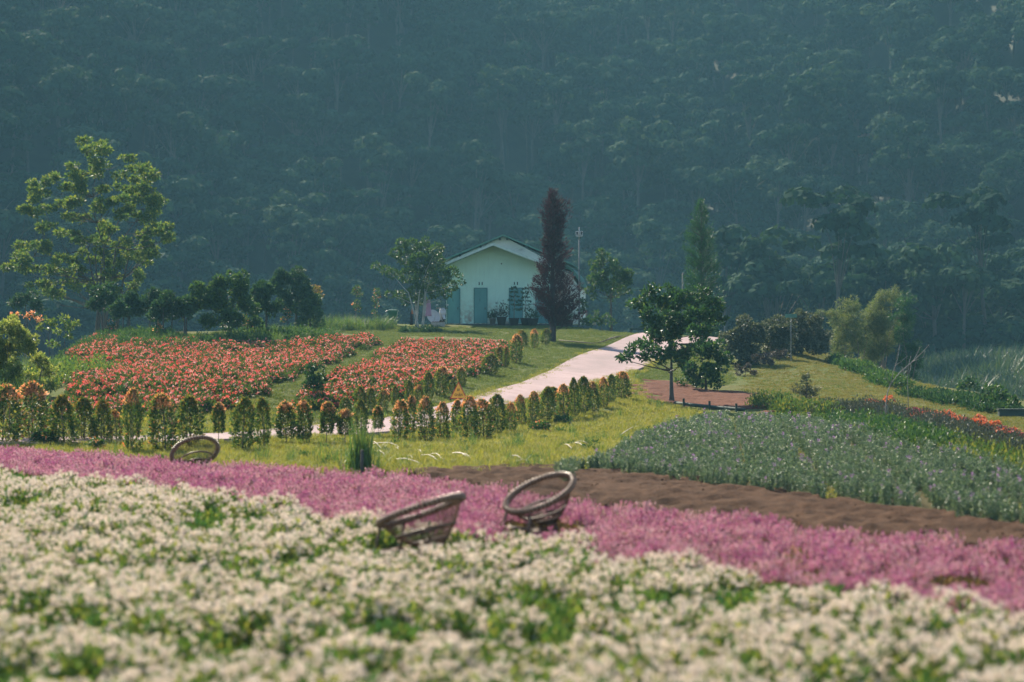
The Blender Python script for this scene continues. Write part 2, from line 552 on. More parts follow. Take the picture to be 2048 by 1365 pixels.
def patch(name, poly, cell, off, mat, amp=0.0, nscale=.4, seed=0, extra=None, edge=.25):
    lo = poly.min(0) - cell; hi = poly.max(0) + cell
    xs = np.arange(lo[0], hi[0], cell); ys = np.arange(lo[1], hi[1], cell)
    X, Y = np.meshgrid(xs, ys)
    m = inside(X + (vnoise(X, Y, .8, seed) - .5) * edge * 2, Y + (vnoise(X, Y, .8, seed + 1) - .5) * edge * 2, poly)
    if not m.any(): return None
    Z = ground(X, Y) + off
    # borders are pressed into the ground so that no edge hangs in the air
    mm = m.copy()
    mm[1:-1, 1:-1] = m[1:-1, 1:-1] & m[:-2, 1:-1] & m[2:, 1:-1] & m[1:-1, :-2] & m[1:-1, 2:]
    if amp: Z = Z + (fbm(X, Y, nscale, seed + 5) - .5) * 2 * amp
    if extra is not None: Z = Z + extra(X, Y)
    Z = np.where(mm, Z, ground(X, Y) - .05)
    nx = len(xs)
    cellm = m[:-1, :-1] | m[1:, :-1] | m[:-1, 1:] | m[1:, 1:]
    r, c = np.where(cellm)
    a = r * nx + c
    f = np.stack([a, a + 1, a + nx + 1, a + nx], 1)
    used, inv = np.unique(f, return_inverse=True)
    v = np.stack([X, Y, Z], -1).reshape(-1, 3)[used]
    me = bpy.data.meshes.new(name)
    me.from_pydata(v.tolist(), [], inv.reshape(f.shape).tolist())
    me.materials.append(mat)
    me.polygons.foreach_set('use_smooth', [True] * len(me.polygons))
    me.update()
    o = link(name, me)
    tag(o, kind='structure')
    return o

# ------------------------------------------------------------------ path (concrete, with real edges)
up_px = [(-160, 884), (0, 882), (200, 880), (300, 878.5), (450, 873), (530, 866), (640, 855), (740, 845), (830, 830), (900, 812), (970, 792), (1040, 771), (1113, 738), (1168, 710), (1237, 684), (1290, 668)]
lo_px = [(-160, 896), (0, 894), (200, 891), (300, 890), (450, 886), (550, 881), (640, 878), (740, 873), (830, 864), (930, 836), (1020, 812), (1100, 789), (1190, 770), (1245, 752), (1296, 733), (1372, 700)]
U_ = poly_cast(up_px); L_ = poly_cast(lo_px)
def resample(p, n):
    d = np.concatenate([[0], np.cumsum(np.linalg.norm(np.diff(p, axis=0), axis=1))])
    t = np.linspace(0, d[-1], n)
    return np.stack([np.interp(t, d, p[:, k]) for k in range(2)], 1)
def smooth_line(p, it=12):
    p = p.copy()
    for _ in range(it):
        p[1:-1] = p[1:-1] * .5 + (p[:-2] + p[2:]) * .25
    return p
NS, NC = 130, 9
Ua = smooth_line(resample(U_, NS)); La = smooth_line(resample(L_, NS))
# beyond the crest the path turns right and runs off behind the shrubs
tail = np.array([[11.2, 112.0], [14.5, 114.5]])
pb = MB()
vv = []
for i in range(NS):
    for k in range(NC):
        t = k / (NC - 1)
        p = La[i] * (1 - t) + Ua[i] * t
        vv.append((p[0], p[1]))
vv = np.array(vv)
zz = ground(vv[:, 0], vv[:, 1]) + .085
top = [(a[0], a[1], z) for a, z in zip(vv, zz)]
bot = [(a[0], a[1], z - .2) for a, z in zip(vv, zz)]
ff = []
n0 = len(top)
for i in range(NS - 1):
    for k in range(NC - 1):
        a = i * NC + k
        ff.append((a, a + NC, a + NC + 1, a + 1))
    for k, fl in ((0, 1), (NC - 1, 0)):
        a = i * NC + k
        q = (a, a + n0, a + NC + n0, a + NC)
        ff.append(q if fl else q[::-1])
ff.append(tuple((NS - 1) * NC + k for k in range(NC)) + tuple((NS - 1) * NC + k + n0 for k in reversed(range(NC))))
pb.add(top + bot, ff)
path_o = pb.build('path', M['path'], smooth_=False)
tag(path_o, 'pale pink concrete path climbing past the hedge to the house', kind='structure')
PATH_POLY = np.concatenate([La, Ua[::-1]])

# side branch of the path along the crest
cb = MB()
pts_c = [cast(1380, 690)[:2], np.array([11.0, 108.5]), np.array([14.2, 111.5])]
pts_c = resample(np.array(pts_c), 16)
tv = []
for i, p in enumerate(pts_c):
    d = pts_c[min(i + 1, 15)] - pts_c[max(i - 1, 0)]
    nrm = np.array([-d[1], d[0]]) / np.linalg.norm(d)
    for s_ in (-1.1, 1.1):
        q = p + nrm * s_
        tv.append((q[0], q[1], gz(q[0], q[1]) + .07))
cb.add(tv, [(2 * i, 2 * i + 2, 2 * i + 3, 2 * i + 1) for i in range(15)])
cb.build('crest_path', M['path'])
tag(bpy.data.objects['crest_path'], 'thin pale strip of path along the crest behind the trees', kind='structure')

# ------------------------------------------------------------------ field outlines (picture points of plant tops -> plan)
H_WHITE, H_PINK, H_RED, H_STOCK = .34, .34, .32, .40
wp_line = [(-260, 905), (0, 930), (200, 948), (400, 975), (600, 1006), (740, 1035), (950, 1062), (1150, 1068), (1215, 1098), (1400, 1112), (1600, 1142), (1750, 1172), (1900, 1197), (2048, 1217), (2300, 1265)]
pink_top = [(-260, 870), (0, 894), (200, 906), (400, 923), (600, 937), (750, 944), (860, 951), (930, 964), (1000, 980), (1150, 1000), (1195, 1003), (1215, 1009), (1340, 1014), (1360, 1028), (1470, 1028), (1560, 1034), (1580, 1052), (1700, 1058), (1780, 1066), (1860, 1068), (1905, 1083), (1960, 1090), (1985, 1083), (2048, 1085), (2300, 1120)]
WP = poly_cast(wp_line, H_WHITE)
PT = poly_cast(pink_top, H_PINK * .8)
white_poly = np.concatenate([WP, [[9, 8.5], [-7, 8.5], [-13, 14]]])
pink_poly = np.concatenate([WP, PT[::-1]])
soil_lo = poly_cast([(800, 950), (930, 972), (1000, 992), (1150, 1010), (1360, 1040), (1580, 1062), (1900, 1100), (2048, 1110), (2300, 1150)])
soil_hi = poly_cast([(780, 944), (880, 945), (1000, 938), (1120, 938), (1250, 951), (1400, 968), (1700, 1008), (2048, 1054), (2300, 1085)])
soil_poly = np.concatenate([soil_lo, soil_hi[::-1]])
stock_front = poly_cast([(1118, 944), (1250, 957), (1400, 973), (1700, 1012), (2048, 1058), (2300, 1090)])
stock_back = poly_cast([(1120, 930), (1220, 884), (1330, 842), (1420, 820), (1560, 826), (1660, 835), (1740, 848), (1800, 864), (1900, 880), (2048, 905), (2300, 960)], H_STOCK)
stock_poly = np.concatenate([stock_front, stock_back[::-1]])
red_left = poly_cast([(150, 790), (140, 745), (150, 705), (165, 668), (175, 655), (235, 662), (240, 690), (262, 682), (450, 682), (600, 678), (690, 672), (745, 672), (752, 680), (705, 697), (672, 712), (622, 731), (552, 752), (505, 786), (465, 804), (300, 812), (120, 830), (60, 815)], H_RED * .8)
red_right = poly_cast([(580, 808), (618, 780), (660, 756), (718, 727), (778, 694), (812, 681), (900, 680), (1005, 685), (1015, 695), (990, 720), (945, 740), (900, 748), (860, 760), (800, 776), (740, 790), (640, 806)], H_RED * .8)
mound_soil = poly_cast([(1262, 762), (1330, 762), (1400, 775), (1480, 785), (1560, 800), (1620, 815), (1580, 824), (1480, 822), (1400, 818), (1330, 800), (1262, 790)])

def furrow(x, y):
    return .05 * np.sin((x * .42 + y) * 6.0 + 3 * vnoise(x, y, 2.5, 31)) * smooth(.25, .6, vnoise(x, y, 2.2, 9)) + .10 * np.maximum(0, vnoise(x, y, .3, 5) - .60) + .08 * (vnoise(x, y, .18, 6) - .5)
soil_o = patch('tilled_soil', soil_poly, .085, .06, M['soil'], .028, .5, 21, furrow)
tag(soil_o, 'strip of freshly tilled brown soil between pink flowers and green plants')
ms_o = patch('bare_soil', mound_soil, .14, .05, M['red_soil'], .06, .5, 41, edge=1.1)
tag(ms_o, 'patch of bare reddish soil round the glossy leaved tree')
tag(patch('white_flower_bed', white_poly, .4, .03, M['bed_soil'], .03, .6, 51), 'earth under the white flowers')
tag(patch('pink_flower_bed', pink_poly, .3, .03, M['bed_soil'], .03, .6, 52), 'earth under the pink flowers')
tag(patch('red_flower_bed', red_left, .5, .03, M['bed_soil'], .03, .8, 53), 'earth under the larger field of red flowers')
tag(patch('red_flower_bed', red_right, .5, .03, M['bed_soil'], .03, .8, 54), 'earth under the smaller field of red flowers')
tag(patch('stock_bed', stock_poly, .4, .03, M['bed_soil'], .03, .8, 55), 'earth under the tall green plants')
# ------------------------------------------------------------------ scattering of uncountable plants
def scatter(name, x, y, scl, sources, label, cat, seed=0, tilt=.12, dz=0.0, zscale=None, z=None, weights=None, idx=None):
    g = np.random.default_rng(seed)
    n = len(x)
    z = ground(x, y) + dz if z is None else z
    me = bpy.data.meshes.new(name)
    me.from_pydata(np.stack([x, y, z], 1).tolist(), [], [])
    rot = np.stack([g.normal(0, tilt, n), g.normal(0, tilt, n), g.uniform(0, 2 * math.pi, n)], 1)
    sc3 = np.stack([scl, scl, scl * (zscale if zscale is not None else 1)], 1)
    a = me.attributes.new('rot', 'FLOAT_VECTOR', 'POINT'); a.data.foreach_set('vector', rot.ravel())
    a = me.attributes.new('scl', 'FLOAT_VECTOR', 'POINT'); a.data.foreach_set('vector', sc3.ravel())
    a = me.attributes.new('idx', 'INT', 'POINT'); a.data.foreach_set('value', (g.choice(len(sources), n, p=weights) if idx is None else np.asarray(idx)).astype(np.int32))
    o = link(name, me)
    tag(o, label, cat, kind='stuff')
    ng = bpy.data.node_groups.new(name, 'GeometryNodeTree')
    ng.interface.new_socket('Geometry', in_out='INPUT', socket_type='NodeSocketGeometry')
    ng.interface.new_socket('Geometry', in_out='OUTPUT', socket_type='NodeSocketGeometry')
    N = ng.nodes
    gi = N.new('NodeGroupInput'); go = N.new('NodeGroupOutput')
    ip = N.new('GeometryNodeInstanceOnPoints'); jg = N.new('GeometryNodeJoinGeometry')
    for s in reversed(sources):
        oi = N.new('GeometryNodeObjectInfo')
        oi.transform_space = 'ORIGINAL'
        oi.inputs['Object'].default_value = s
        oi.inputs['As Instance'].default_value = True
        ng.links.new(oi.outputs['Geometry'], jg.inputs[0])
    def attr(nm, ty):
        q = N.new('GeometryNodeInputNamedAttribute'); q.data_type = ty; q.inputs['Name'].default_value = nm
        return q.outputs['Attribute']
    ng.links.new(gi.outputs[0], ip.inputs['Points'])
    ng.links.new(jg.outputs[0], ip.inputs['Instance'])
    ip.inputs['Pick Instance'].default_value = True
    ng.links.new(attr('idx', 'INT'), ip.inputs['Instance Index'])
    ng.links.new(attr('rot', 'FLOAT_VECTOR'), ip.inputs['Rotation'])
    ng.links.new(attr('scl', 'FLOAT_VECTOR'), ip.inputs['Scale'])
    ng.links.new(ip.outputs[0], go.inputs[0])
    md = o.modifiers.new('plants', 'NODES')
    md.node_group = ng
    # the plants that are repeated stand in the field themselves
    for k, s in enumerate(sources):
        if s.parent is None and 'category' not in s:
            i = int(n * (k + .5) / len(sources))
            s.parent = o
            s.location = (x[i] + .1, y[i] + .1, gz(x[i] + .1, y[i] + .1) + dz)
    return o

def blades(n, h, spread, width, g, lean=.5, segs=3):
    """curved grass blades, separate strips"""
    mb = MB()
    for i in range(n):
        a = g.uniform(0, 2 * math.pi); r = spread * math.sqrt(g.uniform())
        b = Vector((r * math.cos(a), r * math.sin(a), 0))
        a2 = g.uniform(0, 2 * math.pi)
        d = Vector((math.cos(a2), math.sin(a2), 0)); s = Vector((-d.y, d.x, 0))
        H = h * g.uniform(.55, 1.15); ln = lean * H * g.uniform(.2, 1.1); W = width * g.uniform(.7, 1.3)
        vv = []
        for k in range(segs + 1):
            t = k / segs
            p = b + d * ln * t * t + Vector((0, 0, H * (t - .18 * t * t * ln / H)))
            wd = W * (1 - t) ** .7 * .5 if k < segs else 0.0008
            vv += [p - s * wd, p + s * wd]
        mb.add(vv, [(2 * k, 2 * k + 1, 2 * k + 3, 2 * k + 2) for k in range(segs)])
    return mb

# --- white mounds in the foreground
def white_clump(seed):
    g = np.random.default_rng(seed)
    mb = MB()
    Rr, H = .30, .31
    n = 430
    u = rand_dirs(n, g); u[:, 2] = np.abs(u[:, 2]) * .9
    p = u * np.array([Rr, Rr, H]) * g.uniform(.5, 1.1, n)[:, None]
    mb.quads(leaf_quads(p, u + [0, 0, .6], .075, g, .42), 1)
    # heads: each a tuft of tiny florets
    nh = 80
    u = rand_dirs(nh, g); u[:, 2] = np.abs(u[:, 2]) * 1.1 + .25; u = unit(u)
    top = u * np.array([Rr * 1.05, Rr * 1.05, H * 1.1]) * g.uniform(.86, 1.12, nh)[:, None]
    keep = vnoise(top[:, 0] + seed, top[:, 1], .12, seed) > .28
    for c, uu in zip(top[keep], u[keep]):
        k = 11
        q = c + rand_dirs(k, g) * g.uniform(.008, .030, k)[:, None] * [1, 1, .6]
        mb.quads(leaf_quads(q, np.tile(uu, (k, 1)) + [0, 0, .5], .034, g, .38, droop=0, jitter=1.6), 0)
    for c in top[keep][::3]:
        mb.tube([(c[0] * .4, c[1] * .4, 0.02), tuple(c)], .0035, 3, 1, cap=False)
    return mb.build('flower_clump', [M['white_petal'], M['white_stem_leaf']])
def leafy_clump(seed, mat, Rr=.27, H=.24, n=300, size=.085):
    g = np.random.default_rng(seed)
    mb = MB()
    u = rand_dirs(n, g); u[:, 2] = np.abs(u[:, 2])
    p = u * np.array([Rr, Rr, H]) * g.uniform(.35, 1.0, n)[:, None]
    mb.quads(leaf_quads(p, u + [0, 0, .7], size, g, .45), 0)
    return mb.build('leafy_clump', [mat])

g = np.random.default_rng(100)
srcs = [white_clump(200 + k) for k in range(5)] + [leafy_clump(230, M['white_stem_leaf'])]
# rows run away from the camera, leaning right; mounds along each row
row_d = np.array([.42, .91]); row_n = np.array([.91, -.42])
xs_, ys_ = [], []
for r in np.arange(-60, 60, .60):
    for s in np.arange(-20, 70, .38):
        p = row_n * (r + g.normal(0, .06)) + row_d * (s + g.normal(0, .08))
        xs_.append(p[0]); ys_.append(p[1])
xs_ = np.array(xs_); ys_ = np.array(ys_)
m = inside(xs_, ys_, white_poly) & (np.abs(xs_) < ys_ * .30 + 3)
xs_, ys_ = xs_[m], ys_[m]
hole = fbm(xs_, ys_, 1.3, 61) > .375
clear = np.ones(len(xs_), bool)
for cx_, cy_ in ((-.98, 21.4), (.35, 23.8)):
    clear &= np.hypot((xs_ - cx_) / .55, (ys_ - cy_) / .75) > 1
wid = np.where(hole, g.integers(0, 5, len(xs_)), 5)
wid = np.where(g.uniform(size=len(xs_)) < .07, 5, wid)
xs_, ys_, wid = xs_[clear], ys_[clear], wid[clear]
sc_ = g.uniform(.8, 1.25, len(xs_)) * np.where(wid == 5, .85, 1)
white_o = scatter('white_flowers', xs_, ys_, sc_, srcs, 'low mounds of small white flowers filling the blurred foreground', 'flowers', 1, idx=wid)

# --- pink spikes
def pink_clump(seed, spikes=12):
    g = np.random.default_rng(seed)
    mb = MB()
    n = 90
    u = rand_dirs(n, g); u[:, 2] = np.abs(u[:, 2])
    p = u * np.array([.15, .15, .22]) * g.uniform(.3, 1, n)[:, None]
    mb.quads(leaf_quads(p, u + [0, 0, .8], .07, g, .35), 1)
    for k in range(spikes):
        a = g.uniform(0, 6.28); r = .17 * math.sqrt(g.uniform())
        b = np.array([r * math.cos(a), r * math.sin(a), .20])
        t = b + np.array([g.normal(0, .025), g.normal(0, .025), g.uniform(.07, .17)])
        m_ = 9
        tt = np.linspace(.25, 1, m_)[:, None]
        q = b * (1 - tt) + t * tt
        mb.quads(leaf_quads(q, rand_dirs(m_, g) * [1, 1, .4] + [0, 0, .9], .032, g, .7, droop=0), 0)
        mb.tube([tuple(b * [1, 1, .3]), tuple(t)], .003, 3, 1, cap=False)
    return mb.build('flower_clump', [M['pink_petal'], M['pink_foliage']])
x, y = fill(pink_poly, 34, 71, .15)
m = np.abs(x) < y * .30 + 3
x, y = x[m], y[m]
m = fbm(x, y, 1.1, 72) > .30
for cx_, cy_, r_ in ((.33, 24.3, .6), (.33, 23.4, .6), (-.98, 21.7, .55)):
    m &= np.hypot(x - cx_, (y - cy_) * .7) > r_
x, y = x[m], y[m]
scatter('pink_flowers', x, y, g.uniform(.62, .95, len(x)) * (.8 + .4 * fbm(x, y, .9, 75)), [pink_clump(300 + k, (3, 7, 12, 14, 16, 11)[k]) for k in range(6)], 'band of magenta and pink flower spikes crossing behind the white mounds', 'flowers', 2, idx=np.clip(np.floor(fbm(x, y, .8, 78) * 9 - 1.2 + np.random.default_rng(3).normal(0, 1.1, len(x))), 0, 5))

# --- red flowers
def red_clump(seed):
    g = np.random.default_rng(seed)
    mb = MB()
    n = 150
    u = rand_dirs(n, g); u[:, 2] = np.abs(u[:, 2])
    p = u * np.array([.27, .27, .28]) * g.uniform(.5, 1, n)[:, None]
    mb.quads(leaf_quads(p, u + [0, 0, .5], .10, g, .55), 1)
    nh = 15
    u = rand_dirs(nh, g); u[:, 2] = np.abs(u[:, 2]) + .2; u = unit(u)
    p = u * np.array([.27, .27, .30]) * g.uniform(.9, 1.12, nh)[:, None]
    for c, uu in zip(p, u):
        k = 4
        mb.quads(leaf_quads(np.tile(c, (k, 1)) + g.normal(0, .01, (k, 3)), rand_dirs(k, g) + uu * .6, .055, g, .95, droop=0), 0)
    return mb.build('flower_clump', [M['red_petal'], M['red_foliage']])
rs = [red_clump(400 + k) for k in range(5)]
gl = leafy_clump(431, M['red_foliage'], .24, .24, 130, .10)
for poly, nm, lab, sd_, keepout in ((red_left, 'red_flowers', 'large field of red and pale pink flowers on the left slope', 81, None), (red_right, 'red_flowers', 'smaller field of red and pale pink flowers below the house lawn', 84, None)):
    x, y = fill(poly, 11.5, sd_, .3)
    m = fbm(x, y, 2.0, sd_ + 2) > .25
    x, y = x[m], y[m]
    src = rs + [gl] if sd_ == 81 else [red_clump(450 + k) for k in range(5)] + [leafy_clump(432, M['red_foliage'], .24, .24, 130, .10)]
    scatter(nm, x, y, g.uniform(.75, 1.25, len(x)), src, lab, 'flowers', sd_)

# --- tall green stock plants in rows, a few in bloom
def stock_plant(seed, bloom):
    g = np.random.default_rng(seed)
    mb = MB()
    for s in range(4):
        a = g.uniform(0, 6.28); r = .07 * g.uniform()
        b = np.array([r * math.cos(a), r * math.sin(a), 0]); t = b + np.array([g.normal(0, .04), g.normal(0, .04), g.uniform(.38, .55)])
        k = 30
        tt = g.uniform(.1, 1, k)[:, None]
        q = b * (1 - tt) + t * tt
        mb.quads(leaf_quads(q, rand_dirs(k, g) * [1, 1, .3] + [0, 0, .5], .075, g, .33), 0)
        mb.tube([tuple(b), tuple(t)], .004, 3, 0, cap=False)
        if bloom and s < 1:
            k = 16
            q = t + np.stack([g.normal(0, .025, k), g.normal(0, .025, k), g.uniform(-.08, .16, k)], 1)
            mb.quads(leaf_quads(q, rand_dirs(k, g), .045, g, .9), 1)
    return mb.build('green_plant', [M['stock_leaf'], M['stock_petal']])
x, y = fill(stock_poly, 34, 91, .12)
m = np.abs(x) < y * .30 + 3
x, y = x[m], y[m]
rowc = (x - .10 * y) / 1.25
inrow = np.abs(rowc - np.round(rowc)) < .5 - .085 * smooth(2.5, 6.5, x)
x, y = x[inrow], y[inrow]
m = fbm(x, y, 2.4, 92) > .22
x, y = x[m], y[m]
scatter('green_stock_field', x, y, g.uniform(.75, 1.15, len(x)) * (.58 + .18 * smooth(38, 55, y)), [stock_plant(500 + k, k == 0) for k in range(7)], 'dense rows of grey green upright plants with a few mauve blooms', 'plants', 3, .1, weights=[.046] + [.159] * 6)
# weeds in the row gaps
x, y = fill(stock_poly, 5, 95, .1)
rowc = (x - .10 * y) / 1.25
m = (np.abs(rowc - np.round(rowc)) > .44) & (x > 4) & (np.abs(x) < y * .3 + 2)
GR = [blades(26, .10, .11, .010, np.random.default_rng(600 + k), .7).build('grass_tuft', [M['grass']]) for k in range(3)]

# --- grass
tuft_src0 = leafy_clump(670, M['mid_leaf'], .13, .14, 60, .06)
rough_poly = poly_cast([(-300, 930), (-300, 868), (0, 872), (200, 875), (400, 868), (640, 852), (900, 810), (1100, 760), (1262, 745), (1300, 800), (1430, 830), (1400, 860), (1270, 900), (1150, 955), (1100, 945), (1000, 945), (860, 952), (750, 950), (600, 943), (300, 924), (0, 902)])
def off_path(x, y):
    return ~inside(x, y, PATH_POLY)
x1, y1 = fill(rough_poly, 34, 101, .2)
left_poly = poly_cast([(-300, 884), (0, 882), (200, 880), (450, 872), (530, 865), (560, 858), (520, 800), (480, 804), (300, 810), (120, 828), (60, 812), (-100, 812)])
x2, y2 = fill(left_poly, 24, 103, .2)
# grass that creeps over the edges of the path
ed = np.concatenate([np.repeat(La, 26, 0) + np.random.default_rng(8).normal(0, .17, (NS * 26, 2)), np.repeat(Ua, 26, 0) + np.random.default_rng(9).normal(0, .17, (NS * 26, 2))])
x1, y1 = np.concatenate([x1, x2]), np.concatenate([y1, y2])
k = off_path(x1, y1)
ke = (vnoise(ed[:, 0], ed[:, 1], .8, 33) > .42) & (ed[:, 1] < 100)
x1, y1 = np.concatenate([x1[k], ed[ke, 0]]), np.concatenate([y1[k], ed[ke, 1]])
k = np.ones(len(x1), bool)
x1, y1 = np.concatenate([x1[k], x[m]]), np.concatenate([y1[k], y[m]])
scatter('rough_grass', x1, y1, np.random.default_rng(5).uniform(.6, 1.35, len(x1)) * (.7 + .8 * fbm(x1, y1, 1.6, 102)), GR, 'sunlit yellow green grass between the hedge and the flower fields', 'grass', 4)

xw, yw = fill(rough_poly, 1.1, 105, .2)
kw = off_path(xw, yw) & (vnoise(xw, yw, 2.2, 44) > .45)
scatter('grass_weeds', xw[kw], yw[kw], g.uniform(.6, 1.3, kw.sum()), [blades(22, .30, .10, .014, np.random.default_rng(660 + k), .5).build('grass_tuft', [M['tall_grass']]) for k in range(2)] + [tuft_src0], 'taller green tufts and weeds dotted over the sunlit grass', 'grass', 15)
lawn_poly = poly_cast([(640, 655), (750, 652), (900, 655), (1160, 655), (1260, 665), (1290, 672), (1237, 686), (1168, 711), (1113, 740), (1040, 773), (970, 794), (900, 812), (840, 828), (760, 838), (640, 850), (500, 866), (520, 800), (580, 812), (640, 812), (740, 796), (800, 780), (860, 765), (945, 745), (1000, 720), (1022, 690), (1005, 680), (900, 674), (800, 674), (760, 683), (700, 668), (600, 674), (450, 678), (300, 680), (420, 668)])
strip_poly = poly_cast([(440, 812), (500, 780), (552, 748), (622, 727), (672, 708), (705, 693), (752, 676), (820, 676), (785, 698), (722, 732), (665, 762), (622, 788), (585, 815)])
cor_poly = poly_cast([(1296, 736), (1372, 700), (1420, 690), (1460, 700), (1470, 770), (1400, 775), (1330, 760), (1262, 758)])
LG = [blades(40, .07, .17, .012, np.random.default_rng(620 + k), .8).build('grass_tuft', [M['lawn_grass']]) for k in range(3)]
xa, ya = fill(lawn_poly, 20, 111, .2)
xb, yb = fill(strip_poly, 22, 112, .2)
xc, yc = fill(cor_poly, 22, 113, .2)
x = np.concatenate([xa, xb, xc]); y = np.concatenate([ya, yb, yc])
k = off_path(x, y); x, y = x[k], y[k]
scatter('house_lawn', x, y, g.uniform(.7, 1.3, len(x)), LG, 'short green lawn in front of the house and along the path', 'grass', 6)

hill_poly = poly_cast([(1470, 790), (1500, 750), (1540, 708), (1600, 700), (1680, 706), (1760, 735), (1830, 765), (1900, 790), (1980, 815), (2048, 835), (2300, 880), (2300, 935), (2048, 880), (1900, 845), (1800, 820), (1740, 800), (1640, 812), (1560, 800)])
DL = [blades(40, .06, .17, .012, np.random.default_rng(640 + k), .8).build('grass_tuft', [[M['dry_lawn'], M['dry_lawn'], M['lawn_grass'], M['dry_lawn']][k]]) for k in range(4)]
x, y = fill(hill_poly, 20, 121, .3)
scatter('hill_lawn', x, y, g.uniform(.7, 1.25, len(x)), DL, 'dry olive lawn on the mound at the right', 'grass', 7)

# --- ground cover strips between the green rows and the mound lawn
def strip(name, pts_px, width, dens, srcs_, label, cat, seed, scale=(.8, 1.3), h=None):
    p = poly_cast(pts_px, .3 if h is None else h)
    q = resample(p, 40)
    d = np.gradient(q, axis=0); nrm = unit(np.stack([-d[:, 1], d[:, 0]], 1))
    poly = np.concatenate([q + nrm * width / 2, (q - nrm * width / 2)[::-1]])
    x, y = fill(poly, dens, seed, .2)
    return scatter(name, x, y, np.random.default_rng(seed).uniform(*scale, len(x)), srcs_, label, cat, seed)

def tuft_src(name, mat, seed, Rr, H, n, size, mat2=None, nfl=0, fsize=.06, aspect=.45):
    g = np.random.default_rng(seed)
    mb = MB()
    u = rand_dirs(n, g); u[:, 2] = np.abs(u[:, 2])
    p = u * np.array([Rr, Rr, H]) * g.uniform(.35, 1, n)[:, None]
    mb.quads(leaf_quads(p, u + [0, 0, .6], size, g, aspect), 0)
    if nfl:
        u = rand_dirs(nfl, g); u[:, 2] = np.abs(u[:, 2]) + .3; u = unit(u)
        p = u * np.array([Rr, Rr, H]) * g.uniform(.95, 1.1, nfl)[:, None]
        for c, uu in zip(p, u):
            mb.quads(leaf_quads(np.tile(c, (4, 1)), rand_dirs(4, g) + uu * .6, fsize, g, .95, droop=0), 1)
    return mb.build(name, [mat, mat2] if mat2 else [mat])

strip('orange_flower_bed', [(1742, 800), (1770, 804), (1830, 815), (1900, 832), (1950, 845), (1990, 855), (2060, 870), (2200, 900)], 1.1, 9,
      [tuft_src('flower_clump', M['wine_leaf'], 701, .26, .28, 70, .10), tuft_src('flower_clump', M['wine_leaf'], 702, .24, .26, 60, .10, M['magenta_petal'], 26), tuft_src('flower_clump', M['wine_leaf'], 704, .24, .26, 60, .10, M['magenta_petal'], 12)],
      'long bed of wine red and orange flowers on the right lawn', 'flowers', 131, (.55, .85))
oranges = []
for px_, py_, n_ in ((1752, 801, 6), (1880, 829, 12), (1905, 836, 11), (1945, 846, 9), (1858, 824, 4), (2010, 864, 3)):
    c = cast(px_, py_, .25)
    oranges.append((c, n_))
ox = np.concatenate([c[0] + g.normal(0, .75 if n_ > 20 else .35, n_) for c, n_ in oranges]); oy = np.concatenate([c[1] + g.normal(0, .35, n_) for c, n_ in oranges])
scatter('orange_flowers', ox, oy, g.uniform(.55, .9, len(ox)), [tuft_src('flower_clump', M['wine_leaf'], 710 + k, .25, .34, 20, .09, M['orange_petal'], 44, .075) for k in range(2)], 'bright orange flower clusters in the long bed on the right', 'flowers', 132)
strip('grey_edging', [(1640, 815), (1690, 800), (1740, 806), (1800, 822), (1860, 838), (1920, 853), (1980, 868), (2060, 885), (2200, 915)], 1.3, 11,
      [tuft_src('edging_clump', M['grey_leaf'], 720 + k, .26, .36, 110, .07) for k in range(3)], 'low grey green edging hedge below the orange flower bed', 'plants', 133)
strip('leafy_cover', [(1530, 822), (1580, 826), (1640, 828), (1700, 826), (1760, 842), (1820, 858), (1900, 872), (1980, 884), (2060, 900), (2200, 930)], 2.6, 6,
      [tuft_src('leafy_clump', M['cover_leaf'], 730 + k, .30, .22, 120, .09) for k in range(4)], 'bushy light green ground cover behind the rows of green plants', 'plants', 134)
strip('pale_cover', [(1580, 838), (1640, 834), (1700, 836), (1790, 858), (1830, 866), (1880, 880)], 1.6, 5,
      [tuft_src('leafy_clump', M['mid_leaf'], 740 + k, .32, .42, 150, .09) for k in range(2)], 'taller pale leaved bushes at the back edge of the green rows', 'plants', 135)
strip('lawn_edge_shrubs', [(1640, 704), (1680, 714), (1720, 730), (1760, 746), (1800, 762)], 1.0, 5,
      [tuft_src('leafy_clump', M['mid_leaf'], 750 + k, .36, .36, 120, .12) for k in range(2)], 'low dark green shrubs along the crest of the mound lawn', 'plants', 136)
strip('lawn_edge_cover', [(1850, 776), (1890, 784), (1930, 793), (1965, 800), (2010, 809)], 1.6, 6,
      [tuft_src('leafy_clump', M['dark_leaf'], 760 + k, .32, .30, 120, .12) for k in range(2)], 'low dark cover on the bank right of the lawn', 'plants', 137)
strip('soil_edge_plants', [(1530, 790), (1580, 806), (1640, 815), (1690, 812)], 1.2, 6,
      [tuft_src('leafy_clump', M['cover_leaf'], 770 + k, .30, .42, 120, .10) for k in range(2)], 'leafy plants lining the bare soil below the small conifer', 'plants', 138)
strip('house_weeds', [(640, 653), (680, 650), (720, 648), (770, 650)], 2.4, 7,
      [blades(30, .75, .2, .02, np.random.default_rng(780 + k), .6).build('grass_tuft', [M['tall_grass']]) for k in range(2)], 'tall weedy grass on the crest left of the green bin', 'grass', 139)
strip('tree_row_weeds', [(150, 676), (230, 672), (330, 680), (420, 676), (520, 672), (640, 662)], 2.6, 6,
      [tuft_src('leafy_clump', M['mid_leaf'], 790 + k, .36, .5, 120, .12) for k in range(2)] + [blades(30, .6, .2, .022, np.random.default_rng(794), .6).build('grass_tuft', [M['tall_grass']])], 'green undergrowth below the row of young trees', 'plants', 140, (.6, 1.1))
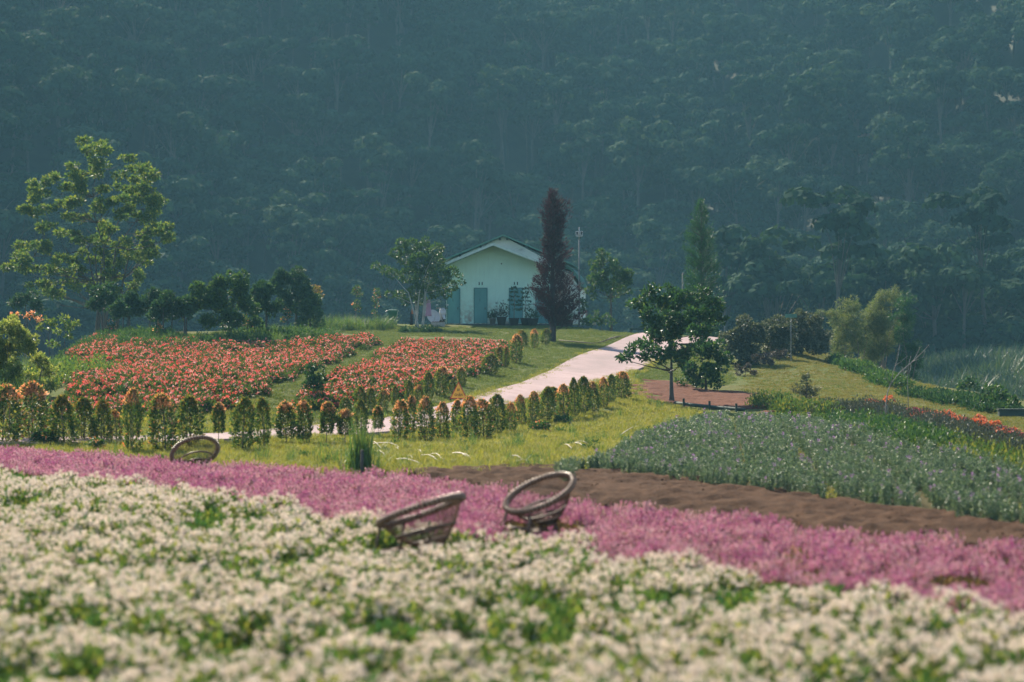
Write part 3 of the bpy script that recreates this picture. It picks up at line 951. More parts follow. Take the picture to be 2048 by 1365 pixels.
strip('house_border_plants', [(800, 655), (840, 656), (880, 654)], 1.2, 6,
      [tuft_src('leafy_clump', M['dark_leaf'], 800 + k, .30, .34, 120, .09) for k in range(2)], 'low border plants at the left corner of the house', 'plants', 141)

# --- rank grass bank on the left
xl = g.uniform(-18.5, -12.4, 900); yl = g.uniform(54.5, 66, 900)
m = (xl < -13.2 - .20 * (yl - 55)) & (vnoise(xl, yl, 2, 5) > .12)
xl, yl = xl[m], yl[m]
hl = .45 + .35 * smooth(-13.5, -16.0, xl)
scatter('bank_grass', xl, yl, hl * g.uniform(.75, 1.2, len(xl)), [blades(40, 1.1, .25, .026, np.random.default_rng(810 + k), .6).build('grass_tuft', [M['tall_grass']]) for k in range(3)] + [tuft_src('leafy_clump', M['mid_leaf'], 815, .5, .95, 170, .13)],
        'tall rank grass covering the bank at the left edge', 'grass', 8)
xs2 = g.uniform(-16.4, -14.0, 60); ys2 = g.uniform(62, 72, 60)
scatter('bank_weeds', xs2, ys2, g.uniform(.7, 1.2, 60), [tuft_src('leafy_clump', M['tall_leaf'], 818 + k, .4, .8, 120, .13) for k in range(2)], 'yellow green weeds beside the hollow at the left', 'plants', 9)

# --- cane field in the valley at the right
xv = g.uniform(28, 66, 6500); yv = g.uniform(130, 215, 6500)
m = (xv < yv * .36 + 6) & (xv > yv * .16)
xv, yv = xv[m], yv[m]
scatter('cane_field', xv, yv, g.uniform(.8, 1.3, len(xv)), [blades(26, 2.3, .6, .15, np.random.default_rng(820 + k), .75).build('cane_stool', [M['cane_leaf']]) for k in range(3)], 'dark cane leaves filling the valley behind the right lawn', 'plants', 10)
xv = g.uniform(-62, 40, 3200); yv = g.uniform(140, 232, 3200)
m = ~((xv > yv * .15) & (yv < 200))
scatter('valley_bushes', xv[m], yv[m], g.uniform(.8, 1.6, m.sum()), [tuft_src('leafy_clump', M['cane_leaf'], 830 + k, 1.5, 2.4, 150, .5) for k in range(2)], 'dim scrub on the valley floor behind the ridge', 'plants', 11)
# straw coloured grass patch right of the mound
xv = np.concatenate([g.uniform(17.0, 20.5, 420), g.uniform(21, 27, 500)]); yv = np.concatenate([g.uniform(95, 101, 420), g.uniform(82, 98, 500)])
scatter('straw_grass', xv, yv, g.uniform(.7, 1.2, len(xv)), [blades(30, .5, .25, .02, np.random.default_rng(840 + k), .5).build('grass_tuft', [M['straw_grass']]) for k in range(2)], 'straw yellow grass beyond the crest at the right', 'grass', 12)
# clods on the tilled soil
def clod(seed):
    g = np.random.default_rng(seed)
    bm = bmesh.new()
    bmesh.ops.create_icosphere(bm, subdivisions=1, radius=.05)
    for v in bm.verts:
        v.co *= g.uniform(.65, 1.25)
        v.co.z *= .65
    me = bpy.data.meshes.new('clod'); bm.to_mesh(me); bm.free()
    me.materials.append(M['soil'])
    return link('clod', me)
x, y = fill(soil_poly, 48, 151, .1)
scatter('soil_clods', x, y, g.uniform(.2, .75, len(x)) ** 1.6, [clod(850 + k) for k in range(4)], 'crumbly clods lying over the tilled brown strip', 'soil', 13, .8, .045)
# ------------------------------------------------------------------ trees
def px_of(p):
    return (CX + p[0] / p[1] * FPX, CY - (p[2] - CAMZ) / p[1] * FPX)

def tree_px(name, label, base, clumps, leaf, bark, leaf_size, stems=1, trunk_r=.1, cover=.55, cat='tree', group=None, squash=.85, aspect=.5,
            depth=1.0, seed=0, sub=0, Y=None, fork=.3, tips=None, up=.35, limbs=True, spread=0.0):
    """base: picture point of the foot. clumps: (px, py, r px) of the foliage masses, given their own depth about the stem."""
    g = np.random.default_rng(1000 + seed)
    if Y is None:
        b = cast(*base)
    else:
        x = (base[0] - CX) / FPX * Y
        b = np.array([x, Y, gz(x, Y)])
    s = b[1] / FPX                                    # metres per picture pixel at this distance
    root = empty(name, tuple(b))
    tag(root, label, cat, group)
    px0, py0 = px_of(b)
    cs = []
    xs = [c[0] for c in clumps]; half = max(max(xs) - min(xs), 30) * .5 * s
    for (cx, cy_, r) in clumps:
        X = (cx - px0) * s; Z = (py0 - cy_) * s
        lim = math.sqrt(max(.05, 1 - min(1, abs(X - (sum(xs) / len(xs) - px0) * s) / (half * 1.15)) ** 2))
        cs.append((np.array([X, g.uniform(-1, 1) * half * .85 * lim * depth, Z]), r * s))
    fol = []
    if sub:
        for c, r in cs:
            for k in range(sub):
                u = rand_dirs(1, g)[0]
                fol.append((c + u * r * g.uniform(.35, .98) * np.array([1, 1, squash]), r * g.uniform(.28, .55)))
    else:
        fol = cs
    mb = MB()
    for c, r in fol:
        n = int(max(14, 4 * math.pi * r * r * cover * 2.3 / (leaf_size ** 2 * aspect * .5)))
        q = clump_leaves(c, r, min(n, 1400), leaf_size, g, squash, aspect, up)
        if tips:
            w_ = g.uniform(size=len(q)) < tips
            mb.quads(q[w_], 1); mb.quads(q[~w_], 0)
        else:
            mb.quads(q, 0)
    mats = [M[leaf]] + ([M['tip_leaf']] if tips else [])
    mb.build('crown', mats, root)
    zs = [c[2] for c, r in cs]; zmin, zmax = min(zs), max(zs)
    tops = sorted(cs, key=lambda q: -q[0][2])
    tr = MB()
    stem_top = []
    for k in range(stems):
        tgt = tops[min(k * max(1, len(tops) // (stems + 1)), len(tops) - 1)][0]
        o = np.array([g.normal(0, spread) if stems > 1 else 0, g.normal(0, spread) if stems > 1 else 0, -.15])
        hz = max(.4, zmin + fork * (zmax - zmin))
        mid = np.array([o[0] * 1.4 + (tgt[0] if stems > 1 else tgt[0] * .25) * .35, o[1] * 1.4 + tgt[1] * .3, hz])
        pts = curve_pts(o, mid, 5, 0, g, .02) + curve_pts(mid, tgt, 5, 0, g, .04)[1:]
        rr = [trunk_r * (1 - .62 * i / 4) for i in range(5)] + [trunk_r * (.38 - .3 * i / 4) for i in range(1, 5)]
        rr[0] *= 1.35
        tr.tube(pts, rr, 7 if trunk_r > .05 else 5)
        stem_top.append([np.array(p) for p in pts])
    tr.build('trunk', M[bark], root, True)
    if limbs:
        for c, r in cs:
            if c[2] < .2: continue
            best = None
            for pts in stem_top:
                for i, p in enumerate(pts[1:], 1):
                    if p[2] > c[2] - .12 * np.linalg.norm(c[:2] - p[:2]): continue
                    d_ = np.linalg.norm(c - p)
                    if best is None or d_ < best[0]: best = (d_, p, i)
            if best is None:
                p = stem_top[0][2]; best = (np.linalg.norm(c - p), p, 2)
            if best[0] < .15: continue
            r0 = max(trunk_r * (.42 - .035 * best[2]), .008)
            MB().tube(curve_pts(best[1], c, 5, .25, g, .06), [r0 * (1 - .75 * i / 4) for i in range(5)], 5).build('limb', M[bark], root, True)
    return root

z1 = [(480,165),(560,150),(620,190),(530,225),(600,260),(760,235),(770,270),(470,280),(500,330),(430,400),(610,310),(720,320),(800,330),(880,320),(280,340),(240,370),(235,420),(330,460),(260,470),(180,520),(250,545),(330,540),(430,550),(340,610),(380,640),(260,610),(450,480),(520,380),(600,410),(680,400),(760,400),(830,400),(650,460),(730,470),(820,470),(900,460),(900,520),(600,520),(700,540),(780,560),(860,570),(950,600),(930,650),(970,680),(850,640),(760,640),(640,620),(560,610),(530,680),(600,690),(700,720),(780,710),(850,740),(820,780),(890,770),(430,690),(240,700),(110,710),(90,770),(40,830),(150,850),(200,790),(280,740),(350,780),(300,840),(400,800),(450,850),(480,780),(560,760),(620,800),(700,830),(780,800),(520,880),(600,900),(330,870),(400,930),(480,970),(290,930),(250,970),(350,990),(560,960),(640,880),(720,770),(790,890),(640,970),(700,930)]
gj = np.random.default_rng(4)
tree_px('tall_tree', 'tall spreading tree with clumped sunlit leaves standing alone at the far left', (205, 672), [(a / 2.844, 240 + b_ / 2.844, gj.uniform(12, 19)) for a, b_ in z1] + [(a / 2.844 + gj.normal(0, 9), 240 + b_ / 2.844 + gj.normal(0, 9), gj.uniform(8, 13)) for a, b_ in z1], 'tall_leaf', 'bark', .21, stems=6, trunk_r=.09, cover=.45, Y=112, seed=1, squash=.55, spread=.5, depth=.8, sub=5)

tree_px('bushy_tree', 'dark domed tree, broadest of the trees behind the red field', (462, 678), [(450, 560, 26), (420, 585, 26), (480, 572, 28), (400, 605, 20), (440, 600, 26), (490, 610, 24), (465, 640, 22), (430, 640, 18), (505, 645, 14), (385, 610, 12)], 'mid_leaf', 'bark', .17, trunk_r=.11, cover=.5, seed=2, sub=9)
tree_px('slim_dark_tree', 'small dark tree between the domed tree and the tallest dark tree', (532, 672), [(525, 580, 20), (520, 610, 24), (545, 612, 20), (530, 575, 12)], 'dark_leaf', 'bark', .16, trunk_r=.07, cover=.5, seed=3, sub=9)
tree_px('bushy_tree', 'tall dark tree at the right end of the row behind the red field', (592, 664), [(585, 556, 24), (560, 572, 20), (605, 575, 24), (575, 600, 24), (600, 545, 10), (612, 600, 22), (560, 548, 10)], 'dark_leaf', 'bark', .16, trunk_r=.1, cover=.5, seed=4, sub=9)
tree_px('round_bush', 'round green bush touching the ground at the right end of the dark trees', (620, 665), [(620, 620, 26), (635, 640, 22), (605, 645, 20), (625, 600, 16)], 'mid_leaf', 'bark', .15, trunk_r=.05, cover=.42, seed=5, sub=6, cat='bush')
tree_px('orange_leaved_tree', 'small tree with thin orange tinged leaves beside the tallest dark tree', (634, 660), [(628, 580, 14), (640, 590, 10), (622, 600, 10), (633, 575, 8)], 'tip_green', 'bark', .13, trunk_r=.04, cover=.3, seed=6, sub=4)
rowt = [(213, 650, 572, 26, 'young dark tree, leftmost of the row under the tall tree'), (262, 668, 590, 24, 'young dark tree, second from the left in the row'), (330, 678, 588, 28, 'young dark tree in the middle of the row, twin thin stems'), (300, 665, 578, 22, 'young dark tree just behind the second and middle trees of the row'), (368, 678, 596, 22, 'young dark tree, last of the row before the domed tree'), (240, 676, 606, 16, 'shortest young tree in the row, close to the red flowers')]
for i, (px_, by, ty, r_, lab) in enumerate(rowt):
    tree_px('young_tree', lab, (px_, by), [(px_, ty + r_ * .8, r_), (px_ - r_ * .6, ty + r_ * 1.4, r_ * .7), (px_ + r_ * .6, ty + r_ * 1.2, r_ * .7), (px_ + 3, ty + 4, r_ * .5)], 'dark_leaf', 'bark', .16, stems=2, trunk_r=.05, cover=.46, seed=10 + i, sub=8, group='young trees in a row behind the red field', spread=.15)
for i, (px_, by, ty, lab) in enumerate([(228, 672, 632, 'reddish young shrub at the left of the tree row'), (318, 680, 636, 'reddish young shrub below the middle of the tree row'), (495, 676, 625, 'reddish young shrub right of the domed tree'), (575, 668, 612, 'reddish young shrub below the tallest dark tree')]):
    tree_px('reddish_shrub', lab, (px_, by), [(px_, ty + 8, 9), (px_ + 5, ty + 22, 10), (px_ - 6, ty + 24, 9)], 'mid_leaf', 'bark', .13, trunk_r=.02, cover=.35, seed=20 + i, sub=3, tips=.25, cat='shrub', group='reddish young shrubs under the tree row')
tree_px('dark_bush', 'dark low bush behind the grass bank at the left edge', (50, 640), [(30, 606, 20), (55, 602, 22), (75, 612, 16)], 'dark_leaf', 'bark', .16, trunk_r=.06, Y=104, cover=.42, seed=26, sub=6, cat='bush')
tree_px('rounded_bush', 'big rounded sunlit leafy bush on the bank at the left edge', (35, 795), [(10, 650, 18), (-5, 680, 26), (30, 665, 22), (55, 665, 16), (60, 690, 20), (25, 700, 28), (-10, 720, 30), (40, 735, 26), (75, 725, 20), (95, 745, 16), (10, 760, 24), (60, 765, 22), (100, 770, 14), (-20, 660, 20)], 'bush_leaf', 'bark', .11, stems=4, trunk_r=.035, Y=59, cover=.42, seed=25, sub=7, cat='bush', aspect=.35, spread=.3)
tree_px('red_flowering_shrub', 'shrub with red flowers on top of the bank at the left edge', (50, 660), [(35, 632, 8), (50, 630, 8), (66, 634, 9), (80, 640, 7)], 'mid_leaf', 'bark', .12, trunk_r=.03, Y=76, cover=.4, seed=27, sub=3, tips=.6, cat='shrub')
tree_px('yellow_leaved_sapling', 'sapling with yellowing leaves beside the hollow at the left', (95, 700), [(90, 645, 12), (100, 652, 10), (108, 640, 8), (84, 655, 9), (100, 685, 8)], 'tall_leaf', 'bark', .15, trunk_r=.025, Y=78, cover=.3, seed=28, sub=3)
tree_px('yellow_leaved_sapling', 'loose leafy sapling at the left edge of the red field', (128, 690), [(130, 640, 12), (140, 655, 12), (122, 665, 10), (135, 672, 12), (118, 690, 8), (150, 650, 8)], 'tall_leaf', 'bark', .15, trunk_r=.025, Y=84, cover=.3, seed=29, sub=3)

tree_px('sapling', 'slim leafy sapling left of the bin, the taller of two', (712, 648), [(714, 578, 7), (718, 588, 7), (709, 584, 6), (714, 605, 6), (717, 618, 6), (710, 612, 5)], 'mid_leaf', 'twig', .13, trunk_r=.022, cover=.4, seed=31, tips=.08)
tree_px('sapling', 'slim reddish sapling close to the green bin, the shorter of two', (750, 648), [(752, 582, 6), (756, 590, 6), (748, 598, 5), (752, 612, 5), (749, 625, 5), (755, 604, 4)], 'mid_leaf', 'twig', .12, trunk_r=.02, cover=.3, seed=32, tips=.12)

tree_px('house_tree', 'wide tree with several pale stems at the left corner of the house', (843, 657), [(800, 485, 10), (822, 490, 16), (850, 480, 7), (845, 498, 16), (875, 500, 14), (790, 505, 12), (810, 515, 18), (840, 525, 22), (870, 525, 20), (770, 540, 10), (752, 532, 8), (785, 548, 12), (815, 550, 20), (850, 560, 24), (885, 555, 18), (905, 545, 12), (900, 572, 14), (925, 565, 6), (920, 552, 5), (870, 585, 14), (830, 585, 16), (800, 590, 10), (780, 590, 8), (840, 600, 12), (812, 605, 8), (895, 590, 8)],
        'mid_leaf', 'white_bark', .16, stems=5, trunk_r=.075, cover=.42, seed=40, Y=114, squash=.8, fork=.15, depth=.75, spread=.25)
tree_px('gap_tree', 'broad leafy tree between the lamp pole and the green cypress', (1222, 668), [(1205, 520, 18), (1230, 545, 24), (1195, 560, 22), (1225, 570, 26), (1250, 565, 18), (1205, 510, 12), (1200, 525, 16), (1225, 530, 18), (1190, 545, 16), (1215, 555, 22), (1245, 555, 18), (1240, 575, 20), (1200, 578, 16), (1180, 575, 12), (1225, 590, 14), (1255, 585, 10), (1185, 590, 8)], 'mid_leaf', 'bark', .17, trunk_r=.09, cover=.45, Y=117, seed=41, sub=3, fork=.25)
tree_px('leafy_bush', 'bright leafy bush on the crest right of the lamp pole', (1205, 660), [(1185, 640, 12), (1205, 642, 14), (1222, 645, 10), (1195, 632, 8)], 'mid_leaf', 'bark', .17, trunk_r=.03, cover=.45, Y=114, seed=42, sub=3, cat='bush')
tree_px('leafy_bush', 'dark bush behind the foot of the lamp pole', (1166, 662), [(1160, 600, 12), (1170, 625, 12), (1160, 640, 12), (1175, 645, 10), (1172, 610, 8)], 'mid_leaf', 'bark', .15, trunk_r=.03, cover=.4, Y=121.5, seed=43, sub=3, cat='bush')

tree_px('glossy_tree', 'broad glossy leaved tree with one bare trunk on the red soil', (1344, 806), [(1295, 585, 18), (1285, 610, 18), (1315, 610, 24), (1350, 580, 14), (1345, 605, 24), (1375, 590, 26), (1400, 600, 26), (1425, 610, 18), (1440, 625, 16), (1410, 635, 26), (1370, 635, 28), (1330, 640, 28), (1300, 640, 20), (1290, 625, 14), (1440, 640, 12), (1425, 655, 16), (1385, 668, 24), (1345, 668, 26), (1310, 670, 20), (1280, 690, 16), (1262, 700, 12), (1255, 712, 10), (1300, 700, 18), (1330, 700, 20), (1290, 712, 12), (1242, 716, 6), (1320, 718, 12), (1365, 705, 20), (1355, 725, 10)],
        'glossy_leaf', 'bark', .15, trunk_r=.095, cover=.46, seed=44, sub=6, aspect=.55, fork=.05)
tree_px('dark_round_bush', 'dense dark rounded bush right behind the glossy tree', (1412, 782), [(1400, 700, 26), (1425, 705, 26), (1445, 720, 18), (1400, 735, 26), (1430, 740, 26), (1395, 762, 16), (1425, 765, 18), (1378, 740, 14)], 'glossy_leaf', 'bark', .15, trunk_r=.07, cover=.42, seed=45, sub=6, cat='bush')
tree_px('low_bush', 'pale low bush at the foot of the dark rounded bush', (1375, 775), [(1360, 762, 10), (1376, 760, 12), (1390, 766, 9)], 'mid_leaf', 'bark', .12, trunk_r=.02, cover=.45, seed=46, sub=3, cat='bush')
olv = [((1490, 728), [(1480, 668, 24), (1500, 655, 22), (1460, 680, 18), (1470, 700, 22), (1500, 690, 26), (1520, 665, 18), (1462, 712, 20), (1490, 712, 24), (1478, 735, 16), (1500, 728, 18)], 'grey green olive like shrub next to the dark rounded bush'),
       ((1548, 716), [(1545, 645, 22), (1560, 660, 26), (1535, 670, 22), (1550, 690, 26), (1575, 675, 22), (1535, 705, 18), (1560, 704, 18)], 'grey green olive like shrub in the middle of the three on the crest'),
       ((1610, 712), [(1600, 630, 16), (1585, 645, 22), (1620, 645, 20), (1605, 665, 26), (1635, 660, 18), (1650, 672, 12), (1590, 690, 22), (1625, 690, 20), (1580, 705, 14), (1640, 692, 12)], 'tallest grey green olive like shrub, carrying the small green sign')]
for i, (b_, cl, lab) in enumerate(olv):
    tree_px('olive_shrub', lab, b_, [(q_[0], q_[1] + 3, q_[2] * 1.25) for q_ in cl], 'olive_leaf', 'bark', .14, stems=3, trunk_r=.05, cover=.45, seed=50 + i, sub=6, cat='shrub', group='grey green shrubs on the crest', spread=.3)
for i, (b_, cl, lab) in enumerate([((1522, 736), [(1515, 718, 12), (1530, 715, 12), (1540, 724, 9)], 'mauve grey heather like mound above the mound lawn'), ((1490, 752), [(1480, 738, 12), (1495, 735, 12), (1508, 744, 8)], 'grey heather like mound at the left edge of the mound lawn'), ((1560, 722), [(1552, 708, 10), (1568, 706, 9)], 'small dark mound shrub with yellow buds on the crest')]):
    tree_px('heather_mound', lab, b_, cl, 'heather_leaf', 'twig', .09, trunk_r=.015, cover=.45, seed=55 + i, sub=5, cat='shrub')
bam = [((1690, 742), [(1690, 625, 24), (1670, 640, 18), (1705, 610, 20), (1700, 650, 28), (1680, 670, 24), (1660, 625, 10), (1715, 680, 26), (1690, 705, 22)], 103, 'bamboo_leaf', 'feathery bamboo clump, leftmost of three behind the mound'),
       ((1758, 752), [(1775, 600, 22), (1755, 620, 24), (1785, 585, 14), (1740, 640, 28), (1770, 645, 28), (1750, 680, 30), (1775, 690, 26), (1740, 710, 22), (1725, 650, 18)], 106, 'bamboo_leaf', 'tallest feathery bamboo clump behind the mound'),
       ((1812, 770), [(1815, 600, 18), (1820, 630, 20), (1812, 660, 20), (1825, 690, 18), (1810, 720, 20), (1835, 720, 14), (1822, 745, 14)], 104, 'cypress_leaf', 'narrow dark bamboo clump, rightmost of three behind the mound')]
for i, (b_, cl, Y_, lf, lab) in enumerate(bam):
    cl = cl + [(q_[0] + gj.normal(0, q_[2] * .6), q_[1] + abs(gj.normal(0, q_[2] * .6)), q_[2] * gj.uniform(.4, .7)) for q_ in cl for _ in range(2)]
    tree_px('bamboo_clump', lab, b_, cl, lf, 'twig', .19, stems=7, trunk_r=.03, cover=.17, Y=Y_, seed=60 + i, sub=8, aspect=.14, cat='bamboo', group='bamboo clumps behind the mound', spread=.35, up=-.25)
rb = [((1938, 790), [(1930, 765, 12), (1942, 760, 10), (1950, 775, 12), (1922, 770, 8)], 'glossy_leaf', 'dark rounded bush on the bank, left of two saplings'), ((1986, 812), [(1978, 780, 12), (1990, 775, 10), (1985, 795, 8)], 'mid_leaf', 'thin stemmed sapling, left of two on the right bank'), ((2000, 818), [(2000, 785, 12), (1992, 800, 8), (2008, 795, 8)], 'mid_leaf', 'thin stemmed sapling, right of two on the right bank'), ((2028, 826), [(2020, 806, 9), (2032, 803, 10), (2038, 814, 7)], 'mid_leaf', 'broad leaved plant above the low wall at the right edge')]
for i, (b_, cl, lf, lab) in enumerate(rb):
    tree_px('bank_bush', lab, b_, cl, lf, 'bark', .14, trunk_r=.025, cover=.45, seed=70 + i, sub=4, cat='bush')
tree_px('hedge_sapling', 'dark leafy sapling standing in the gap between the two red fields', (626, 806), [(627, 742, 16), (620, 758, 16), (637, 760, 16), (628, 775, 14), (615, 770, 9)], 'glossy_leaf', 'bark', .10, trunk_r=.03, cover=.4, seed=75, sub=5)
tree_px('yucca_shrub', 'upright dark green shrub behind the left hedge', (258, 815), [(260, 772, 10), (252, 785, 12), (268, 788, 12), (260, 800, 12)], 'mid_leaf', 'bark', .13, trunk_r=.025, cover=.4, seed=76, sub=4, cat='shrub', aspect=.25, up=.9)
for i, (px_, by, r_, lab) in enumerate([(90, 892, 24, 'rounded green bush at the foot of the left hedge'), (190, 900, 16, 'small light green bush before the left end of the path'), (1080, 866, 18, 'reddish low bush at the foot of the hedge'), (1130, 850, 16, 'low green bush at the foot of the hedge below the sign')]):
    tree_px('foot_bush', lab, (px_, by), [(px_ - r_ * .6, by - r_ * .6, r_ * .7), (px_ + r_ * .6, by - r_ * .6, r_ * .7), (px_, by - r_ * .9, r_ * .7)], 'mid_leaf', 'twig', .085, trunk_r=.012, cover=.45, seed=80 + i, sub=5, cat='bush', tips=.06)

# columnar conifers --------------------------------------------------
def conifer(name, label, base, prof, leaf, bark, trunk_r, seed, n, size, aspect=.16, Y=None, lean=.6, out_r=1.0):
    """prof: (height m, left radius, right radius); upswept sprays"""
    g = np.random.default_rng(2000 + seed)
    if Y is None: b = cast(*base)
    else:
        x = (base[0] - CX) / FPX * Y; b = np.array([x, Y, gz(x, Y)])
    root = empty(name, tuple(b)); tag(root, label, 'tree')
    hs = [p[0] for p in prof]
    H = hs[-1]
    mb = MB()
    nb = n
    h = g.uniform(hs[0], H * .995, nb)
    a = g.uniform(0, 2 * math.pi, nb)
    rl = np.interp(h, hs, [p[1] for p in prof]); rr = np.interp(h, hs, [p[2] for p in prof])
    rad = np.where(np.cos(a) < 0, rl, rr) * np.abs(np.cos(a)) + .5 * (rl + rr) * (1 - np.abs(np.cos(a)))
    lump = .28 + 1.3 * vnoise(a * 1.2 + seed, h * .8, .5, seed)
    rad = rad * lump * out_r
    br = MB()
    for i in range(nb):
        d = np.array([math.cos(a[i]), math.sin(a[i]), 0])
        L = rad[i]
        p0 = np.array([0, 0, h[i] - L * lean]); p1 = d * L + np.array([0, 0, h[i] + .1])
        k = int(max(7, 30 * L / .8))
        t = g.uniform(.25, 1, k)[:, None] ** .8
        q = p0 * (1 - t) + p1 * t + g.normal(0, .05, (k, 3))
        mb.quads(leaf_quads(q, np.tile(d * .8 + [0, 0, lean * 1.3], (k, 1)), size, g, aspect, droop=-.1, jitter=.7), 0)
        if i % 3 == 0 and L > .12:
            br.tube([tuple(p0), tuple(p0 * .4 + p1 * .6 - [0, 0, .05 * L]), tuple(p1)], [.018, .012, .004], 4)
    mb.build('crown', [M[leaf]], root)
    br.build('limbs', M[bark], root)
    t_ = MB().tube([(0, 0, -.2), (0.02, 0, .5), (0, .02, H * .4), (.03, 0, H * .75), (0, 0, H * .98)], [trunk_r * 1.25, trunk_r, trunk_r * .75, trunk_r * .35, .01], 8)
    t_.build('trunk', M[bark], root, True)
    return root

s103 = cast(1105, 684)[1] / FPX
PR = [(645, 10, 14), (630, 28, 44), (605, 38, 49), (585, 33, 50), (560, 28, 48), (530, 22, 40), (500, 19, 30), (470, 17, 20), (440, 19, 26), (420, 22, 24), (405, 14, 26), (390, 8, 8), (383, 2, 3)]
conifer('purple_cypress', 'dark purple brown columnar conifer in front of the house', (1105, 684), [((684 - y_) * s103, (l_) * s103, (r_) * s103) for y_, l_, r_ in PR], 'purple_leaf', 'purple_bark', .16, 1, 950, .16, .2)
s_ = 113 / FPX
PR2 = [(690, 30, 34), (640, 30, 36), (580, 30, 34), (540, 24, 30), (500, 24, 26), (460, 19, 18), (430, 13, 11), (412, 5, 5), (406, 2, 2)]
conifer('green_cypress', 'tall narrow green cypress rising behind the glossy tree', (1402, 690), [((690 - y_) * s_, l_ * s_, r_ * s_) for y_, l_, r_ in PR2], 'cypress_leaf', 'bark', .12, 2, 900, .15, .2, Y=113)
s_ = cast(1612, 806)[1] / FPX
conifer('small_conifer', 'knee high blue green conifer at the lower edge of the mound lawn', (1612, 806), [(0.15, 18 * s_, 18 * s_), (20 * s_, 18 * s_, 18 * s_), (36 * s_, 10 * s_, 10 * s_), (50 * s_, 1 * s_, 1 * s_)], 'olive_leaf', 'bark', .03, 3, 70, .12, .25, lean=.25)
# potted plants by the house come with the house

# bare saplings --------------------------------------------------------
def bare_sapling(label, base, Y_, lines, r0):
    b = cast(*base) if Y_ is None else np.array([(base[0] - CX) / FPX * Y_, Y_, gz((base[0] - CX) / FPX * Y_, Y_)])
    s = b[1] / FPX
    px0, py0 = px_of(b)
    root = empty('bare_sapling', tuple(b)); tag(root, label, 'tree')
    g = np.random.default_rng(int(base[0]))
    for k, ln in enumerate(lines):
        y_off = g.uniform(-.5, .5) if k else 0
        n = len(ln)
        pts = [((q[0] - px0) * s, y_off * (i / (n - 1)), (py0 - q[1]) * s) for i, q in enumerate(ln)]
        if k == 0: pts[0] = (0, 0, -.1)
        rr = [(r0 if k == 0 else r0 * .55) * (1 - .7 * i / (n - 1)) for i in range(n)]
        MB().tube(pts, rr, 5).build('trunk' if k == 0 else 'branch', M['pale_bark'], root, True)
bare_sapling('leafless sapling leaning right across the orange flower bed, the larger of two', (1770, 850), None, [[(1770, 850), (1772, 810), (1775, 785), (1782, 768), (1800, 745), (1820, 728), (1845, 705), (1858, 690)], [(1782, 768), (1786, 745), (1795, 720), (1800, 690)], [(1815, 732), (1830, 722), (1850, 715), (1856, 702)], [(1790, 732), (1802, 724), (1815, 712)], [(1780, 770), (1772, 758), (1768, 742)], [(1825, 724), (1838, 706), (1846, 694)]], .022)
bare_sapling('thin upright leafless sapling behind the orange flower bed', (1817, 822), None, [[(1817, 822), (1816, 790), (1815, 760), (1817, 730), (1822, 712)], [(1815, 760), (1810, 745), (1808, 735)], [(1816, 750), (1824, 740), (1828, 726)]], .016)

# ------------------------------------------------------------------ clipped hedge shrubs
def shrub_mesh(seed, slim, tipc, tip_amt, stem):
    g = np.random.default_rng(3000 + seed)
    mb = MB()
    n = 2100
    h = g.uniform(0, 1, n) ** .9
    prof = np.interp(h, [0, .12, .35, .6, .8, .93, 1], [.62, .9, 1, .95, .78, .46, .08])
    a = g.uniform(0, 2 * math.pi, n)
    lump = .52 + .95 * vnoise(a * 1.3 + seed * 3, h * 3, .42, seed + 2)
    r = slim * prof * lump * g.uniform(.25, 1, n) ** .45
    z = stem + (1 - stem) * h
    p = np.stack([r * np.cos(a), r * np.sin(a), z], 1)
    d = np.stack([np.cos(a), np.sin(a), .5 + h * .9], 1)
    q = leaf_quads(p, d, .066, g, .5)
    outer = r / (slim * prof * lump + 1e-6)
    patchy = vnoise(a * 1.1 + seed * 7, h * 3.2, .7, seed + 9)
    tip = (outer > .80) & (g.uniform(size=n) < tip_amt * (.06 + 1.1 * smooth(.62, .98, h)) * (.35 + (patchy > .45)) * 1.3)
    # shoots that stick out at the top
    ks = 34
    aa = g.uniform(0, 6.28, ks); rr = slim * .55 * np.sqrt(g.uniform(size=ks))
    b = np.stack([rr * np.cos(aa), rr * np.sin(aa), 1 - .22 * (rr / (slim * .6)) ** 2 - .03 + g.uniform(-.06, .07, ks)], 1)
    sh = leaf_quads(np.repeat(b, 3, 0) + g.normal(0, .012, (ks * 3, 3)), np.tile([0, 0, 1.0], (ks * 3, 1)) + g.normal(0, .35, (ks * 3, 3)), .065, g, .42)
    me_c = MB().quads(q[~tip], 0).quads(q[tip], 1).quads(sh, 1).mesh('crown', [M['hedge_leaf'], M[tipc]])
    st = MB()
    for k in range(3 if stem < .12 else 1):
        o_ = (g.normal(0, .03), g.normal(0, .03), -.06) if stem < .12 else (0, 0, -.06)
        st.tube([o_, (o_[0] * 1.5, o_[1] * 1.5, .25), (o_[0], o_[1], .8)], [.013, .011, .005], 5)
    return me_c, st.mesh('stem', M['twig'], True)
SHV = [shrub_mesh(0, .23, 'tip_leaf', .9, .03), shrub_mesh(1, .25, 'tip_leaf', .6, .02), shrub_mesh(2, .20, 'tip_leaf', .75, .15), shrub_mesh(3, .22, 'tip_green', .8, .06), shrub_mesh(4, .24, 'tip_green', .5, .08), shrub_mesh(5, .19, 'tip_leaf', .8, .30), shrub_mesh(6, .26, 'tip_leaf', 1.2, .05), shrub_mesh(7, .22, 'tip_green', .25, .06)]
ORD = ['first', 'second', 'third', 'fourth', 'fifth', 'sixth', 'seventh', 'eighth', 'ninth', 'tenth', 'eleventh', 'twelfth', 'thirteenth', 'fourteenth', 'fifteenth', 'sixteenth', 'seventeenth', 'eighteenth', 'nineteenth', 'twentieth']
